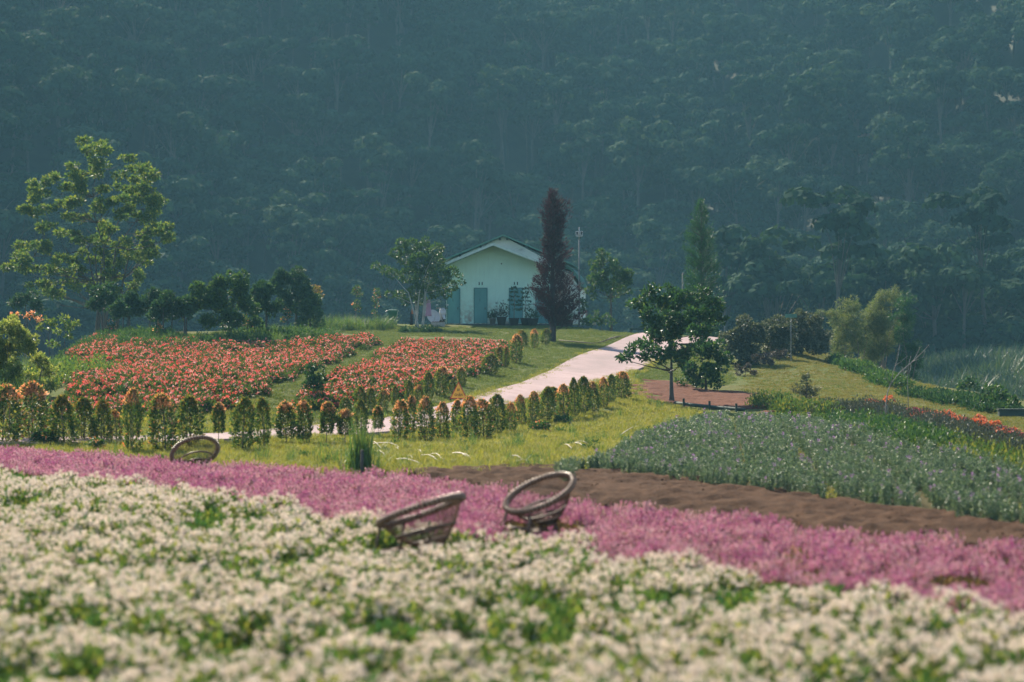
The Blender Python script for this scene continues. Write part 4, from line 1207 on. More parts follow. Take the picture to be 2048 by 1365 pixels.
def nth(i, n, side_a='left', side_b='right'):
    if i < 20 and i <= n / 2: return ORD[i] + ' from the ' + side_a
    return ORD[n - 1 - i] + ' from the ' + side_b
LOOK = ['coral tipped', 'broad coral tipped', 'slim coral tipped', 'amber tipped', 'green', 'thin stemmed coral tipped', 'strongly coral flushed', 'plain dark green']
front = [(8, 890, 778, 0, 1.15), (62, 882, 774, 6, 1.2), (130, 892, 792, 3, 1.2), (166, 884, 790, 3, 1), (204, 888, 800, 3, .95), (232, 886, 812, 0, .9), (266, 905, 788, 1, 1), (327, 902, 792, 0, 1.05), (380, 895, 790, 3, .95), (437, 890, 812, 5, 1.1), (484, 904, 800, 7, 1), (528, 897, 808, 4, 1), (573, 890, 796, 2, 1), (608, 892, 794, 2, 1), (652, 892, 806, 5, 1.1), (690, 892, 818, 5, 1), (722, 872, 790, 7, 1), (757, 876, 818, 5, 1), (798, 884, 806, 0, 1.1), (819, 880, 798, 2, .8), (855, 886, 800, 0, 1), (884, 882, 798, 0, .9), (911, 874, 808, 2, .95), (938, 882, 798, 1, 1), (967, 880, 790, 0, 1), (994, 872, 793, 7, .95), (1020, 868, 798, 6, .95), (1042, 852, 790, 0, .85), (1066, 852, 786, 1, 1), (1092, 846, 780, 4, 1), (1108, 832, 775, 7, .9), (1128, 838, 765, 6, .95), (1150, 836, 760, 7, .9), (1168, 830, 757, 4, .9), (1189, 824, 770, 0, .9), (1208, 816, 757, 6, 1), (1222, 808, 753, 7, .95), (1245, 800, 738, 1, 1.15)]
back = [(692, 838, 798, 4, 1.3), (720, 822, 770, 7, 1), (742, 824, 778, 4, 1), (764, 822, 778, 0, 1), (790, 814, 772, 4, .95), (818, 812, 764, 7, 1), (838, 806, 768, 0, 1), (858, 802, 750, 7, 1), (879, 792, 738, 1, .95), (905, 788, 757, 7, 1.2), (924, 774, 730, 1, 1), (981, 752, 712, 4, 1.5), (998, 732, 697, 3, 1), (1012, 736, 698, 3, .9), (1032, 727, 674, 6, 1.1), (1045, 694, 658, 3, 1.1), (1069, 698, 663, 6, 1.1), (1091, 690, 655, 4, 1.1)]
for row, nm, grp in ((front, 'before the path', 'clipped shrubs along the near side of the path'), (back, 'beyond the path', 'clipped shrubs along the far side of the path')):
    for i, (px_, by, ty, kv, wd) in enumerate(row):
        b = cast(px_, by)
        h = (by - ty) * b[1] / FPX
        root = empty('hedge_shrub', tuple(b), RNG.uniform(0, 6.28))
        tag(root, '%s hedge shrub, %s in the row %s' % (LOOK[kv], nth(i, len(row)), nm), 'shrub', grp)
        wx = h * wd * (.80 if h > .9 else .95) * RNG.uniform(.78, 1.2) * (1.12 if px_ < 640 else 1)
        h *= RNG.uniform(.86, 1.10)
        root.scale = (wx, wx * RNG.uniform(.85, 1.15), h)
        root.rotation_euler = (RNG.normal(0, .05), RNG.normal(0, .05), root.rotation_euler[2])
        link('crown', SHV[kv][0], root); link('stem', SHV[kv][1], root)

# ------------------------------------------------------------------ forest on the mountain
def canopy_quads(c, r, n, size, g, squash=.7):
    # leaf sprays lying on the crown's surface
    u = rand_dirs(n, g)
    u[:, 2] = np.where(u[:, 2] < -.3, -u[:, 2], u[:, 2])
    p = np.asarray(c) + u * (r * g.uniform(.8, 1.05, n))[:, None] * np.array([1, 1, squash])
    nr = unit(u * np.array([1, 1, 1 / squash]) + g.normal(size=(n, 3)) * .38)
    d = unit(np.cross(nr, rand_dirs(n, g))); s = np.cross(nr, d)
    L = (size * g.uniform(.6, 1.2, n))[:, None]
    return np.stack([p - d * L * .6, p + s * L * .42, p + d * L * .6, p - s * L * .42], 1)

def forest_mesh(seed, kind):
    g = np.random.default_rng(4000 + seed)
    if kind == 'dome': cen = [(g.normal(0, 1.5), g.normal(0, 1.5), g.uniform(5.2, 9.2), g.uniform(1.1, 1.9)) for _ in range(17)]
    elif kind == 'umbrella': cen = [(g.normal(0, 2.1), g.normal(0, 2.1), g.uniform(9.2, 10.8), g.uniform(.9, 1.5)) for _ in range(15)]
    elif kind == 'tall': cen = [(g.normal(0, .9), g.normal(0, .9), g.uniform(4.5, 12.5), g.uniform(.8, 1.3)) for _ in range(17)]
    elif kind == 'low': cen = [(g.normal(0, 1.9), g.normal(0, 1.9), g.uniform(1.5, 4.8), g.uniform(1.0, 1.7)) for _ in range(15)]
    else: cen = [(g.normal(0, 1.3), g.normal(0, 1.3), g.uniform(11, 15), g.uniform(.8, 1.4)) for _ in range(14)]
    mb = MB()
    for x_, y_, z_, r_ in cen:
        mb.quads(canopy_quads((x_, y_, z_), r_, 75, .62, g), 0)
    tr = MB()
    top = np.mean([[c[0], c[1], c[2]] for c in cen], 0)
    tr.tube([(0, 0, -1), (g.normal(0, .2), g.normal(0, .2), top[2] * .5), tuple(top + [0, 0, 1])], [.20, .15, .05], 6)
    for c in cen[::2]:
        tr.tube([tuple(np.array([0, 0, top[2] * .62])), (c[0] * .6, c[1] * .6, c[2] * .9), c[:3]], [.06, .04, .015], 4)
    return mb, tr
FK = ['dome', 'umbrella', 'tall', 'dome', 'emergent', 'low', 'dome', 'umbrella']
fm = [forest_mesh(k, kd) for k, kd in enumerate(FK)]
crown_me = [a.mesh('crown', [M['forest_leaf']]) for a, b in fm]
trunk_me = [b.mesh('trunk', M['bark']) for a, b in fm]
both_me = []
for a, b in fm:
    q = MB(); q.add(a.v, a.f, 0); q.add(b.v, b.f, 1)
    both_me.append(q.mesh('forest_tree', [M['forest_leaf'], M['bark']]))
# positions on the slope
gf = np.random.default_rng(77)
fx, fy = np.meshgrid(np.arange(-215, 216, 4.8), np.arange(196, 520, 5.0))
fx = fx.ravel() + gf.uniform(-2.8, 2.8, fx.size); fy = fy.ravel() + gf.uniform(-2.8, 2.8, fy.size)
fz = ground(fx, fy)
keep = (fz > -7.3) & (np.abs(fx) < fy * .30 + 55)
fx, fy, fz = fx[keep], fy[keep], fz[keep]
ppx = CX + fx / fy * FPX; ppy = CY - (fz - CAMZ) / fy * FPX
vis = (ppx > 40) & (ppx < 2008) & (ppy > 60) & (ppy < 700)
order = np.argsort(fy)
single = [i for i in order if vis[i]][:150:1]
single = set(single)
for n_, i in enumerate(sorted(single)):
    k = int(gf.integers(0, len(FK)))
    root = empty('forest_tree', (fx[i], fy[i], fz[i]), gf.uniform(0, 6.28))
    s = gf.uniform(.7, 1.35); root.scale = (s, s, s * gf.uniform(.9, 1.15))
    tag(root, 'dark hazy tree at the foot of the forested mountainside', 'tree', 'trees at the foot of the forest')
    link('crown', crown_me[k], root); link('trunk', trunk_me[k], root)
# trees that stand out on the slope
def standout(label, px_, py_, kind, hpx, leaf='forest_leaf', seed=0):
    c = cast(px_, py_, 0.0, 190, 560)
    a, b = forest_mesh(50 + seed, kind)
    root = empty('forest_tree', tuple(c)); tag(root, label, 'tree')
    hm = max(v[2] for v in a.v)
    s = hpx * c[1] / FPX / hm
    root.scale = (s, s, s)
    a.build('crown', [M[leaf]], root); b.build('trunk', M['pale_bark'], root)
for q in [('forest tree with a bare pale trunk, leftmost of the pale trunks on the right slope', 1473, 425, 'emergent', 140, 'forest_leaf', 1),
          ('forest tree with a bare pale trunk, second of the pale trunks on the right slope', 1521, 440, 'emergent', 130, 'forest_leaf', 2),
          ('forest tree with a bare pale trunk, middle of the pale trunks on the right slope', 1575, 432, 'emergent', 150, 'forest_leaf', 3),
          ('forest tree with a bare pale trunk, fourth of the pale trunks on the right slope', 1603, 440, 'emergent', 150, 'forest_leaf', 4),
          ('forest tree with a bare pale trunk, rightmost of the pale trunks on the right slope', 1632, 420, 'emergent', 140, 'forest_leaf', 5),
          ('reddish brown crowned tree standing out on the right slope', 1722, 372, 'dome', 108, 'forest_red', 6),
          ('pale flowering tree crown high on the left slope', 205, 262, 'umbrella', 55, 'forest_pale', 7),
          ('pale dead branched crown above the tall left tree, right side', 318, 335, 'umbrella', 45, 'forest_pale', 8),
          ('pale crowned tree at the upper left of the slope', 398, 300, 'dome', 60, 'forest_pale', 9),
          ('pale crowned tree left of centre above the domed tree', 596, 402, 'umbrella', 40, 'forest_pale', 10),
          ('pale rounded crown above the green cypress', 1408, 275, 'dome', 75, 'forest_pale', 11),
          ('forest tree with a pale trunk directly left of the green cypress', 1262, 470, 'emergent', 130, 'forest_leaf', 12),
          ('forked pale trunked tree right of the green cypress', 1440, 490, 'tall', 75, 'forest_leaf', 13),
          ('forest tree with a thin pale trunk near the right edge', 1812, 440, 'emergent', 130, 'forest_leaf', 14)]:
    standout(*q)
rest = np.array([i for i in range(len(fx)) if i not in single])
src = [link('forest_tree', me) for me in both_me]
forest_o = scatter('forest', fx[rest], fy[rest], gf.uniform(.68, 1.4, len(rest)), src, 'dense dark forest covering the hazy mountainside', 'forest', 14, .05, z=fz[rest])
for k, s in enumerate(src):
    i = rest[int(len(rest) * (k + .5) / len(src))]
    s.location = (fx[i] + 2, fy[i] + 2, gz(fx[i] + 2, fy[i] + 2))
# ------------------------------------------------------------------ house
def mat_wall(name, base, dark, stain):
    m, t, b, out = nodes(name)
    f = noise(t, 1.2, 5, .6); v = noise(t, 2.2, 4, .6, stretch=(3, 3, .35)); p = noise(t, 3.2, 7, .7)
    tc = t.nodes.new('ShaderNodeTexCoord'); sp = t.nodes.new('ShaderNodeSeparateXYZ')
    t.links.new(tc.outputs['Object'], sp.inputs[0])
    low = t.nodes.new('ShaderNodeMapRange'); low.inputs[1].default_value = 1.7; low.inputs[2].default_value = .1
    t.links.new(sp.outputs[2], low.inputs[0])
    mul = t.nodes.new('ShaderNodeMath'); mul.operation = 'MULTIPLY'
    t.links.new(low.outputs[0], mul.inputs[0])
    t.links.new(ramp(t, p, [(.42, (0, 0, 0)), (.58, (1, 1, 1))]), mul.inputs[1])
    c = ramp(t, f, [(.3, dark), (.7, base)])
    c = mixc(t, ramp(t, v, [(.5, (0, 0, 0)), (.72, (.45, .45, .45))]), c, tuple(x * .78 for x in base))
    c = mixc(t, mul.outputs[0], c, stain)
    t.links.new(c, b.inputs['Base Color'])
    b.inputs['Roughness'].default_value = .9
    bump(t, b, p, .25, .02)
    return m
M['wall'] = mat_wall('mint_plaster', (.50, .74, .63), (.43, .67, .58), (.27, .23, .17))
def mat_mould():
    m, t, b, out = nodes('mouldy_plaster')
    f = noise(t, 1.0, 5, .6); p = noise(t, .8, 6, .65, stretch=(.7, 1, 1.6))
    c = ramp(t, f, [(.3, (.60, .66, .58)), (.7, (.72, .75, .68))])
    c = mixc(t, ramp(t, p, [(.52, (0, 0, 0)), (.68, (.7, .7, .7))]), c, (.16, .17, .15))
    t.links.new(c, b.inputs['Base Color'])
    b.inputs['Roughness'].default_value = .9
    return m
M['mould'] = mat_mould()
M['door'] = mat_plain('teal_door', (.10, .30, .28), (.07, .22, .22), 2.0, .55, stretch=(1, 1, .4))
M['door_frame'] = mat_plain('teal_frame', (.06, .20, .19), (.045, .15, .15), 5, .5)
M['roof'] = mat_plain('green_sheet', (.07, .20, .15), (.045, .13, .10), 3, .5)
M['roof_edge'] = mat_plain('mint_edge', (.46, .56, .50), (.34, .44, .39), 4, .6)
M['dark_wood'] = mat_plain('dark_timber', (.04, .07, .055), (.02, .035, .03), 6, .8)
M['slot'] = mat_plain('slot_shade_board_black', (.012, .014, .014), (.008, .009, .009), 6, .9)  # painted shade of the vent slots, also the timber boards' own black
M['plinth'] = mat_plain('mossy_concrete', (.13, .14, .12), (.05, .06, .05), 3, .9)
M['metal'] = mat_plain('dull_metal', (.35, .36, .36), (.25, .26, .26), 9, .45, .6)
M['concrete'] = mat_plain('concrete', (.36, .35, .32), (.22, .21, .19), 4, .85)
M['white_paint'] = mat_plain('white_paint', (.5, .51, .52), (.38, .39, .40), 5, .5)
M['pole_grey'] = mat_plain('pole_grey', (.17, .18, .18), (.11, .12, .12), 5, .8, spec=.2)
M['black_plastic'] = mat_plain('black_plastic', (.02, .022, .024), (.012, .013, .014), 8, .4)
M['rubber'] = mat_plain('rubber', (.018, .018, .018), (.01, .01, .01), 12, .85)
M['bin'] = mat_plain('green_plastic', (.012, .13, .065), (.008, .09, .045), 4, .4)
M['pink_cloth'] = mat_plain('pink_cloth', (.55, .36, .52), (.45, .27, .43), 6, .9)
M['orange_cloth'] = mat_plain('orange_cloth', (.55, .2, .08), (.4, .13, .05), 6, .9)
M['terracotta'] = mat_plain('dark_pot', (.05, .05, .05), (.03, .03, .03), 5, .8)
M['grey_pot'] = mat_plain('grey_pot', (.26, .27, .27), (.16, .17, .17), 5, .8)

HY = 120.0
HX = (995 - CX) / FPX * HY
HZ = CAMZ - (652 - CY) / FPX * HY
hp = HY / FPX                                         # metres per picture pixel at the front wall
house = empty('house', (HX, HY, HZ), R(-5))
tag(house, 'small mint green house with teal doors and a double gabled roof', 'house')
def prism(poly, y0, y1):
    n = len(poly)
    v = [(x_, y0, z_) for x_, z_ in poly] + [(x_, y1, z_) for x_, z_ in poly]
    f = [tuple(range(n)), tuple(range(2 * n - 1, n - 1, -1))] + [(i, i + n, (i + 1) % n + n, (i + 1) % n) for i in range(n)]
    return MB().add(v, f)
def Z(py): return (652 - py) * hp
def X(px): return (px - 995) * hp
wl, wr = X(892), X(1101)
pk = X(991)
prism([(wl, .12), (wr, .12), (wr, Z(530)), (pk, Z(491)), (wl, Z(530))], 0, 2.6).build('wall', M['wall'], house)
prism([(wl + .003, .1), (wr + .02, .1), (wr + .02, Z(524)), (X(1000), Z(469)), (wl + .003, Z(515))], 2.61, 12).build('upper_wall', M['mould'], house)
prism([(wl - .12, -.35), (wr + .12, -.35), (wr + .12, .115), (wl - .12, .115)], -.55, 12.1).build('plinth', M['plinth'], house)
def roof_slab(name, apex, eave_l, eave_r, y0, y1, th, mat):
    (ax, az_), (lx, lz), (rx, rz) = apex, eave_l, eave_r
    for nm, (ex, ez) in (('l', (lx, lz)), ('r', (rx, rz))):
        p = [(ax, az_), (ex, ez), (ex, ez + th), (ax, az_ + th)]
        prism(p if ex > ax else p[::-1], y0, y1).build(name, mat, house)
roof_slab('lower_roof', (pk, Z(491) + .015), (X(882), Z(536)), (X(1106), Z(536)), -1.5, 2.60, .05, M['roof'])
# pale barge boards on the lower roof
for sgn, ex in ((-1, X(881)), (1, X(1107))):
    ez = Z(536) + .01
    p = [(pk, Z(491) + .075), (ex, ez + .06), (ex, ez - .10), (pk, Z(491) - .085)]
    prism(p if sgn < 0 else p[::-1], -1.55, -1.505).build('barge_board', M['roof_edge'], house)
roof_slab('upper_roof', (X(1000), Z(469) + .012), (X(866), Z(524)), (X(1140), Z(528)), 2.05, 12.5, .09, M['roof'])
for q in (-4.0, -2.7, -1.4, -.22, .22, 1.4, 2.7, 3.9):
    zz_ = Z(469) - abs(q) * (Z(469) - Z(524)) / (X(1000) - X(866)) - .07
    MB().box((X(1000) + q, 2.35, zz_), (.10, .42, .13)).build('purlin', M['dark_wood'], house)
# lean-to at the right, its roof edge falling beyond the conifer
lt = [(X(1103), Z(523)), (X(1138), Z(533)), (X(1152), Z(550)), (X(1160), Z(572)), (X(1157), Z(573)), (X(1148), Z(553)), (X(1135), Z(537)), (X(1103), Z(528))]
prism(lt[::-1], 3.0, 10).build('lean_to_roof', M['roof'], house)
prism([(wr + .04, .12), (X(1155), .12), (X(1155), Z(575)), (X(1134), Z(545)), (wr + .04, Z(532))], 3.2, 9.8).build('lean_to_wall', M['mould'], house)
for i, (x0, x1, lab) in enumerate(((893.5, 920, 'darker teal door at the left corner'), (947.5, 975, None), (1018, 1046, None), (1071, 1098, None))):
    z0, z1_ = .13, Z(576)
    cx_ = (X(x0) + X(x1)) / 2; wd = X(x1) - X(x0)
    d = MB().box((cx_, -.018, (z0 + z1_) / 2), (wd - .10, .03, z1_ - z0 - .05)).build('door', M['door'], house)
    if lab: d['label'] = lab
    fr = MB()
    fr.box((cx_ - wd / 2 + .025, -.03, (z0 + z1_) / 2), (.05, .056, z1_ - z0)); fr.box((cx_ + wd / 2 - .025, -.03, (z0 + z1_) / 2), (.05, .056, z1_ - z0))
    fr.box((cx_, -.03, z1_ - .025), (wd - .104, .054, .05))
    fr.build('frame', M['door_frame'], d)
    MB().box((cx_ + wd * .33, -.055, 1.05), (.035, .04, .14)).build('handle', M['black_plastic'], d)
    MB().box((cx_ - wd * .05, -.037, 1.55), (.06, .008, .16)).build('number_plate', M['door_frame'], d)
    for dx in (-.09, .09):
        MB().box((cx_ + dx, -.004, Z(567.5)), (.055, .02, .18)).build('vent_slot', M['slot'], house)
MB().box((X(1003), -.006, Z(528)), (.07, .02, .07)).build('vent_slot', M['slot'], house)
for dx in range(3):
    MB().box((X(930 + dx * 60), -.75, -.24), (1.75, .38, .22)).build('step', M['plinth'], house)

def at(px_, Y_):
    x_ = (px_ - CX) / FPX * Y_
    return (x_, Y_, gz(x_, Y_))

# ------------------------------------------------------------------ things round the house
b = at(786, 116.5)
bin_o = empty('wheelie_bin', b); tag(bin_o, 'green plastic wheelie bin on the lawn edge left of the house', 'bin')
def loft(secs):
    v = []
    for z_, hw, hd, yo in secs: v += [(-hw, -hd + yo, z_), (hw, -hd + yo, z_), (hw, hd + yo, z_), (-hw, hd + yo, z_)]
    f = [(3, 2, 1, 0)]
    for i in range(len(secs) - 1):
        for k in range(4): f.append((4 * i + k, 4 * i + (k + 1) % 4, 4 * i + 4 + (k + 1) % 4, 4 * i + 4 + k))
    n = 4 * (len(secs) - 1); f.append((n, n + 1, n + 2, n + 3))
    return MB().add(v, f)
loft([(.06, .20, .22, 0), (.5, .24, .26, 0), (.82, .27, .30, 0)]).build('body', M['bin'], bin_o)
loft([(.822, .31, .33, 0), (.87, .31, .33, 0)]).build('rim', M['bin'], bin_o)
loft([(.872, .30, .32, 0), (.90, .29, .31, 0), (.925, .2, .24, 0)]).build('lid', M['bin'], bin_o)
MB().tube([(-.32, -.1, .86), (-.43, -.1, .83), (-.43, .1, .83), (-.32, .1, .86)], .018, 6).build('handle', M['metal'], bin_o)
for s_ in (-1, 1): MB().tube([(s_ * .18 - .03, .23, .09), (s_ * .18 + .03, .23, .09)], .09, 12).build('wheel', M['rubber'], bin_o)

b = at(883, 117.4)
sco = empty('motor_scooter', b, R(12)); tag(sco, 'white and black motor scooter parked nose out by the house corner', 'scooter')
def wheel(y_, nm):
    w_ = MB()
    v = []; f = []
    for i in range(20):
        for k in range(6):
            a_ = i * 2 * math.pi / 20; c_ = k * 2 * math.pi / 6
            rr_ = .22 + .05 * math.cos(c_)
            v.append((.045 * math.sin(c_), y_ + rr_ * math.cos(a_), .27 + rr_ * math.sin(a_)))
    for i in range(20):
        for k in range(6): f.append((i * 6 + k, ((i + 1) % 20) * 6 + k, ((i + 1) % 20) * 6 + (k + 1) % 6, i * 6 + (k + 1) % 6))
    w_.add(v, f)
    return w_.build(nm, M['rubber'], sco, True)
wheel(-.62, 'front_wheel'); wheel(.62, 'rear_wheel')
def arc(y_, r_, a0, a1, wd, mat, nm):
    v = []; f = []
    for i in range(9):
        a_ = R(a0 + (a1 - a0) * i / 8)
        for sx in (-1, 1): v.append((sx * wd, y_ + r_ * math.cos(a_), .27 + r_ * math.sin(a_)))
        for sx in (-1, 1): v.append((sx * wd, y_ + (r_ - .02) * math.cos(a_), .27 + (r_ - .02) * math.sin(a_)))
    for i in range(8):
        o_ = 4 * i
        f += [(o_, o_ + 1, o_ + 5, o_ + 4), (o_ + 2, o_ + 6, o_ + 7, o_ + 3), (o_, o_ + 4, o_ + 6, o_ + 2), (o_ + 1, o_ + 3, o_ + 7, o_ + 5)]
    MB().add(v, f).build(nm, mat, sco, True)
arc(-.62, .33, 30, 160, .08, M['white_paint'], 'front_fender')
loft([(.45, .10, .05, -.42), (.75, .19, .10, -.40), (.95, .16, .10, -.32), (1.02, .10, .06, -.28)]).build('front_fairing', M['white_paint'], sco)
loft([(.28, .13, .28, -.05), (.34, .15, .30, -.05)]).build('footboard', M['black_plastic'], sco)
loft([(.32, .10, .30, .45), (.55, .16, .42, .48), (.72, .15, .45, .50)]).build('rear_body', M['white_paint'], sco)
loft([(.725, .15, .44, .48), (.80, .14, .40, .46)]).build('seat', M['black_plastic'], sco)
MB().tube([(-.34, -.22, 1.02), (-.12, -.30, 1.03), (.12, -.30, 1.03), (.34, -.22, 1.02)], .02, 6).build('handlebar', M['black_plastic'], sco)
MB().lathe([(0, -.02), (.07, -.015), (.075, .02), (0, .03)], 14, c=(0, 0, 0)).build('headlight', M['metal'], sco, True, (0, -.42, .93))
for s_ in (-1, 1):
    mo = MB().tube([(s_ * .26, -.25, 1.03), (s_ * .30, -.27, 1.18)], .008, 5).build('mirror_stalk', M['black_plastic'], sco)
    MB().box((s_ * .31, -.27, 1.22), (.12, .025, .075)).build('mirror', M['white_paint'], mo)
for s_ in (-1, 1): MB().tube([(s_ * .07, -.62, .27), (s_ * .07, -.45, .72)], .022, 6).build('fork', M['metal'], sco)

# round pale dish leaning by the tree
b = at(866, 116.6)
dish = empty('satellite_dish', b, R(25)); tag(dish, 'pale grey round dish standing between the tree stems and the scooter', 'dish')
v = []; f = []
rotd = Matrix.Rotation(R(62), 3, 'X')
for i in range(7):
    r_ = .42 * i / 6
    for k in range(22):
        a_ = 2 * math.pi * k / 22
        q = rotd @ Vector((r_ * math.cos(a_), r_ * math.sin(a_) * 1.1, .55 * r_ * r_))
        v.append((q.x, q.y, q.z + .52))
for i in range(6):
    for k in range(22): f.append((i * 22 + k, i * 22 + (k + 1) % 22, (i + 1) * 22 + (k + 1) % 22, (i + 1) * 22 + k))
do = MB().add(v, f).build('reflector', M['white_paint'], dish, True)
md = do.modifiers.new('thick', 'SOLIDIFY'); md.thickness = .015
MB().tube([(0, .06, .45), (0, .22, .25), (0, .25, -.05)], .03, 8).build('mast', M['metal'], dish)
MB().tube([(0, .02, .12), (0, -.35, .55)], .012, 6).build('feed_arm', M['metal'], dish)

def garment(name, label, px_, Y_, top, h, w0, w1, mat):
    b_ = at(px_, Y_)
    g_ = np.random.default_rng(int(px_))
    v = []; f = []
    for i in range(9):
        t = i / 8
        for k in range(11):
            s_ = k / 10 * 2 - 1
            wd = w0 + (w1 - w0) * t
            v.append((s_ * wd, .035 * math.sin(s_ * 9 + t * 2) * (.3 + t), top - h * t - .04 * (s_ * s_) * (1 - t)))
    for i in range(8):
        for k in range(10): f.append((i * 11 + k, i * 11 + k + 1, (i + 1) * 11 + k + 1, (i + 1) * 11 + k))
    root = empty(name, b_); tag(root, label, 'clothes')
    o_ = MB().add(v, f).build('cloth', mat, root, True)
    m_ = o_.modifiers.new('thick', 'SOLIDIFY'); m_.thickness = .012
    MB().tube([(-w0, 0, top), (0, 0, top + .1), (w0, 0, top)], .008, 5).build('hanger', M['black_plastic'], root)
garment('hanging_dress', 'lilac pink garment hanging from the tree by the house', 857, 114.8, 1.62, .95, .10, .19, M['pink_cloth'])
garment('hanging_cloth', 'small orange and white cloth hanging left of the tree stems', 825.5, 114.6, 1.15, .34, .05, .08, M['orange_cloth'])
garment('hanging_trousers', 'black trousers hanging left of the tree stems', 823, 115.6, .85, .75, .07, .10, M['black_plastic'])
ms = empty('stone_trough', at(876, 115.4)); tag(ms, 'pale rough stone trough lying before the scooter', 'stone')
loft([(-.05, .36, .2, 0), (.16, .42, .24, 0), (.30, .38, .2, 0)]).build('block', M['concrete'], ms)
loft([(.303, .35, .17, 0), (.33, .33, .15, 0)]).build('red_tile', M['red_soil'], ms)

# pots and potted plants in front of the doors
def pot(px_, Y_, r_, h_, mat, label, plant, sd_, ph):
    b_ = at(px_, Y_)
    root = empty('potted_plant', b_); tag(root, label, 'potted plant', 'potted plants in front of the house')
    MB().lathe([(0, 0), (r_ * .7, 0), (r_, h_ * .9), (r_ * 1.08, h_ * .9), (r_ * 1.08, h_), (r_ * .92, h_), (r_ * .9, h_ * .9), (0, h_ * .88)], 18).build('pot', mat, root, True)
    g_ = np.random.default_rng(sd_)
    mb = MB()
    if plant == 'tier':       # upright stem with tiers of drooping leaves
        for t in np.linspace(.25, 1, 6):
            k = 34
            a_ = g_.uniform(0, 6.28, k); L = .42 * (1.25 - t) * g_.uniform(.3, 1, k)
            p = np.stack([L * np.cos(a_), L * np.sin(a_), h_ + ph * t + .3 * L], 1)
            mb.quads(leaf_quads(p, np.stack([np.cos(a_), np.sin(a_), a_ * 0 + .2], 1), .19, g_, .4), 0)
        MB().tube([(0, 0, h_ * .85), (.02, 0, h_ + ph * .5), (0, 0, h_ + ph)], [.025, .02, .008], 6).build('stem', M['twig'], root, True)
    else:
        k = 260
        u = rand_dirs(k, g_); u[:, 2] = np.abs(u[:, 2])
        p = np.array([0, 0, h_]) + u * [r_ * 1.6, r_ * 1.6, ph] * g_.uniform(.2, 1, k)[:, None]
        mb.quads(leaf_quads(p, u + [0, 0, .5], .14, g_, .4), 0)
    mb.build('foliage', [M['dark_leaf'] if plant != 'dry' else M['olive_leaf']], root)
pot(985, 118.7, .20, .42, M['grey_pot'], 'bushy plant in a pale grey pot right of the second door', 'bush', 11, .5)
pot(1003, 118.4, .30, .50, M['terracotta'], 'wide dark bush in a pot between the second and third doors', 'dry', 12, 1.0)
pot(1028, 117.0, .30, .45, M['terracotta'], 'upright tiered plant in a dark pot before the third door', 'tier', 13, 1.75)
pot(1051, 117.2, .30, .45, M['terracotta'], 'upright tiered plant in a dark pot right of the third door', 'tier', 14, 1.70)
pot(1066, 116.6, .32, .45, M['terracotta'], 'squat dark plant in a pot beside the purple conifer', 'bush', 15, .5)
pot(1120, 117.0, .32, .42, M['terracotta'], 'dark plant in a pot behind the trunk of the purple conifer', 'bush', 16, .6)
pot(1137, 117.4, .30, .42, M['terracotta'], 'dark plant in a pot at the right corner of the house', 'bush', 17, .7)

# lamp pole
b = at(1158.5, 118.5)
pole = empty('lamp_pole', b); tag(pole, 'tall grey pole with two small white lamps right of the house', 'pole')
ph_ = (Z(466) + HZ) - b[2]
MB().tube([(0, 0, -.2), (0, 0, ph_ - .5), ], [.06, .045], 10).build('mast', M['pole_grey'], pole, True)
MB().tube([(0, 0, ph_ - .5), (0, 0, ph_ + .25)], [.04, .03], 8).build('top_rod', M['metal'], pole, True)
MB().box((0, -.02, ph_ - .30), (.38, .03, .03)).build('bracket', M['white_paint'], pole)
for s_ in (-1, 1):
    lo = MB().box((s_ * .13, -.10, ph_ - .12), (.16, .10, .26)).build('lamp', M['white_paint'], pole)
    MB().box((s_ * .13, -.153, ph_ - .12), (.11, .006, .19)).build('lens', M['black_plastic'], lo)
b = at(1366, 116)
p2 = empty('thin_post', b); tag(p2, 'thin grey post whose top shows left of the green cypress', 'post')
h2 = CAMZ - (547 - CY) / FPX * 116 - b[2]
MB().tube([(0, 0, -.2), (0, 0, h2)], [.07, .055], 10).build('mast', M['pole_grey'], p2, True)
MB().lathe([(.06, 0), (.065, .05), (.02, .07)], 10, c=(0, 0, h2 - .04)).build('cap', M['pole_grey'], p2)

# ------------------------------------------------------------------ triangular warning sign
M['sign_yellow'] = mat_plain('sign_yellow', (.95, .47, .06), (.9, .42, .05), 5, .55)
M['sign_red'] = mat_plain('sign_red', (.5, .05, .04), (.42, .045, .035), 5, .55)
M['sign_black'] = mat_plain('sign_black', (.03, .02, .015), (.02, .015, .01), 5, .6)
sY = 61.0
sx_ = (917 - CX) / FPX * sY
sg = empty('warning_sign', (sx_, sY, gz(sx_, sY))); tag(sg, 'orange triangular warning sign with dark red border behind the hedge', 'sign')
sgz = gz(sx_, sY)
zt = CAMZ - (763 - CY) / FPX * sY - sgz
sp_ = sY / FPX
def tri(w2, hgt, z0, y0, y1): return prism([(-w2, z0), (w2, z0), (0, z0 + hgt)], y0, y1)
tri(17.5 * sp_, 35 * sp_, zt - 35 * sp_, -.012, .012).build('plate', M['sign_red'], sg)
tri(14.6 * sp_, 29.5 * sp_, zt - 33.3 * sp_, -.016, -.0125).build('face', M['sign_yellow'], sg)
MB().tube([(0, .035, -.15), (0, .035, zt - .12)], .022, 8).build('post', M['metal'], sg)
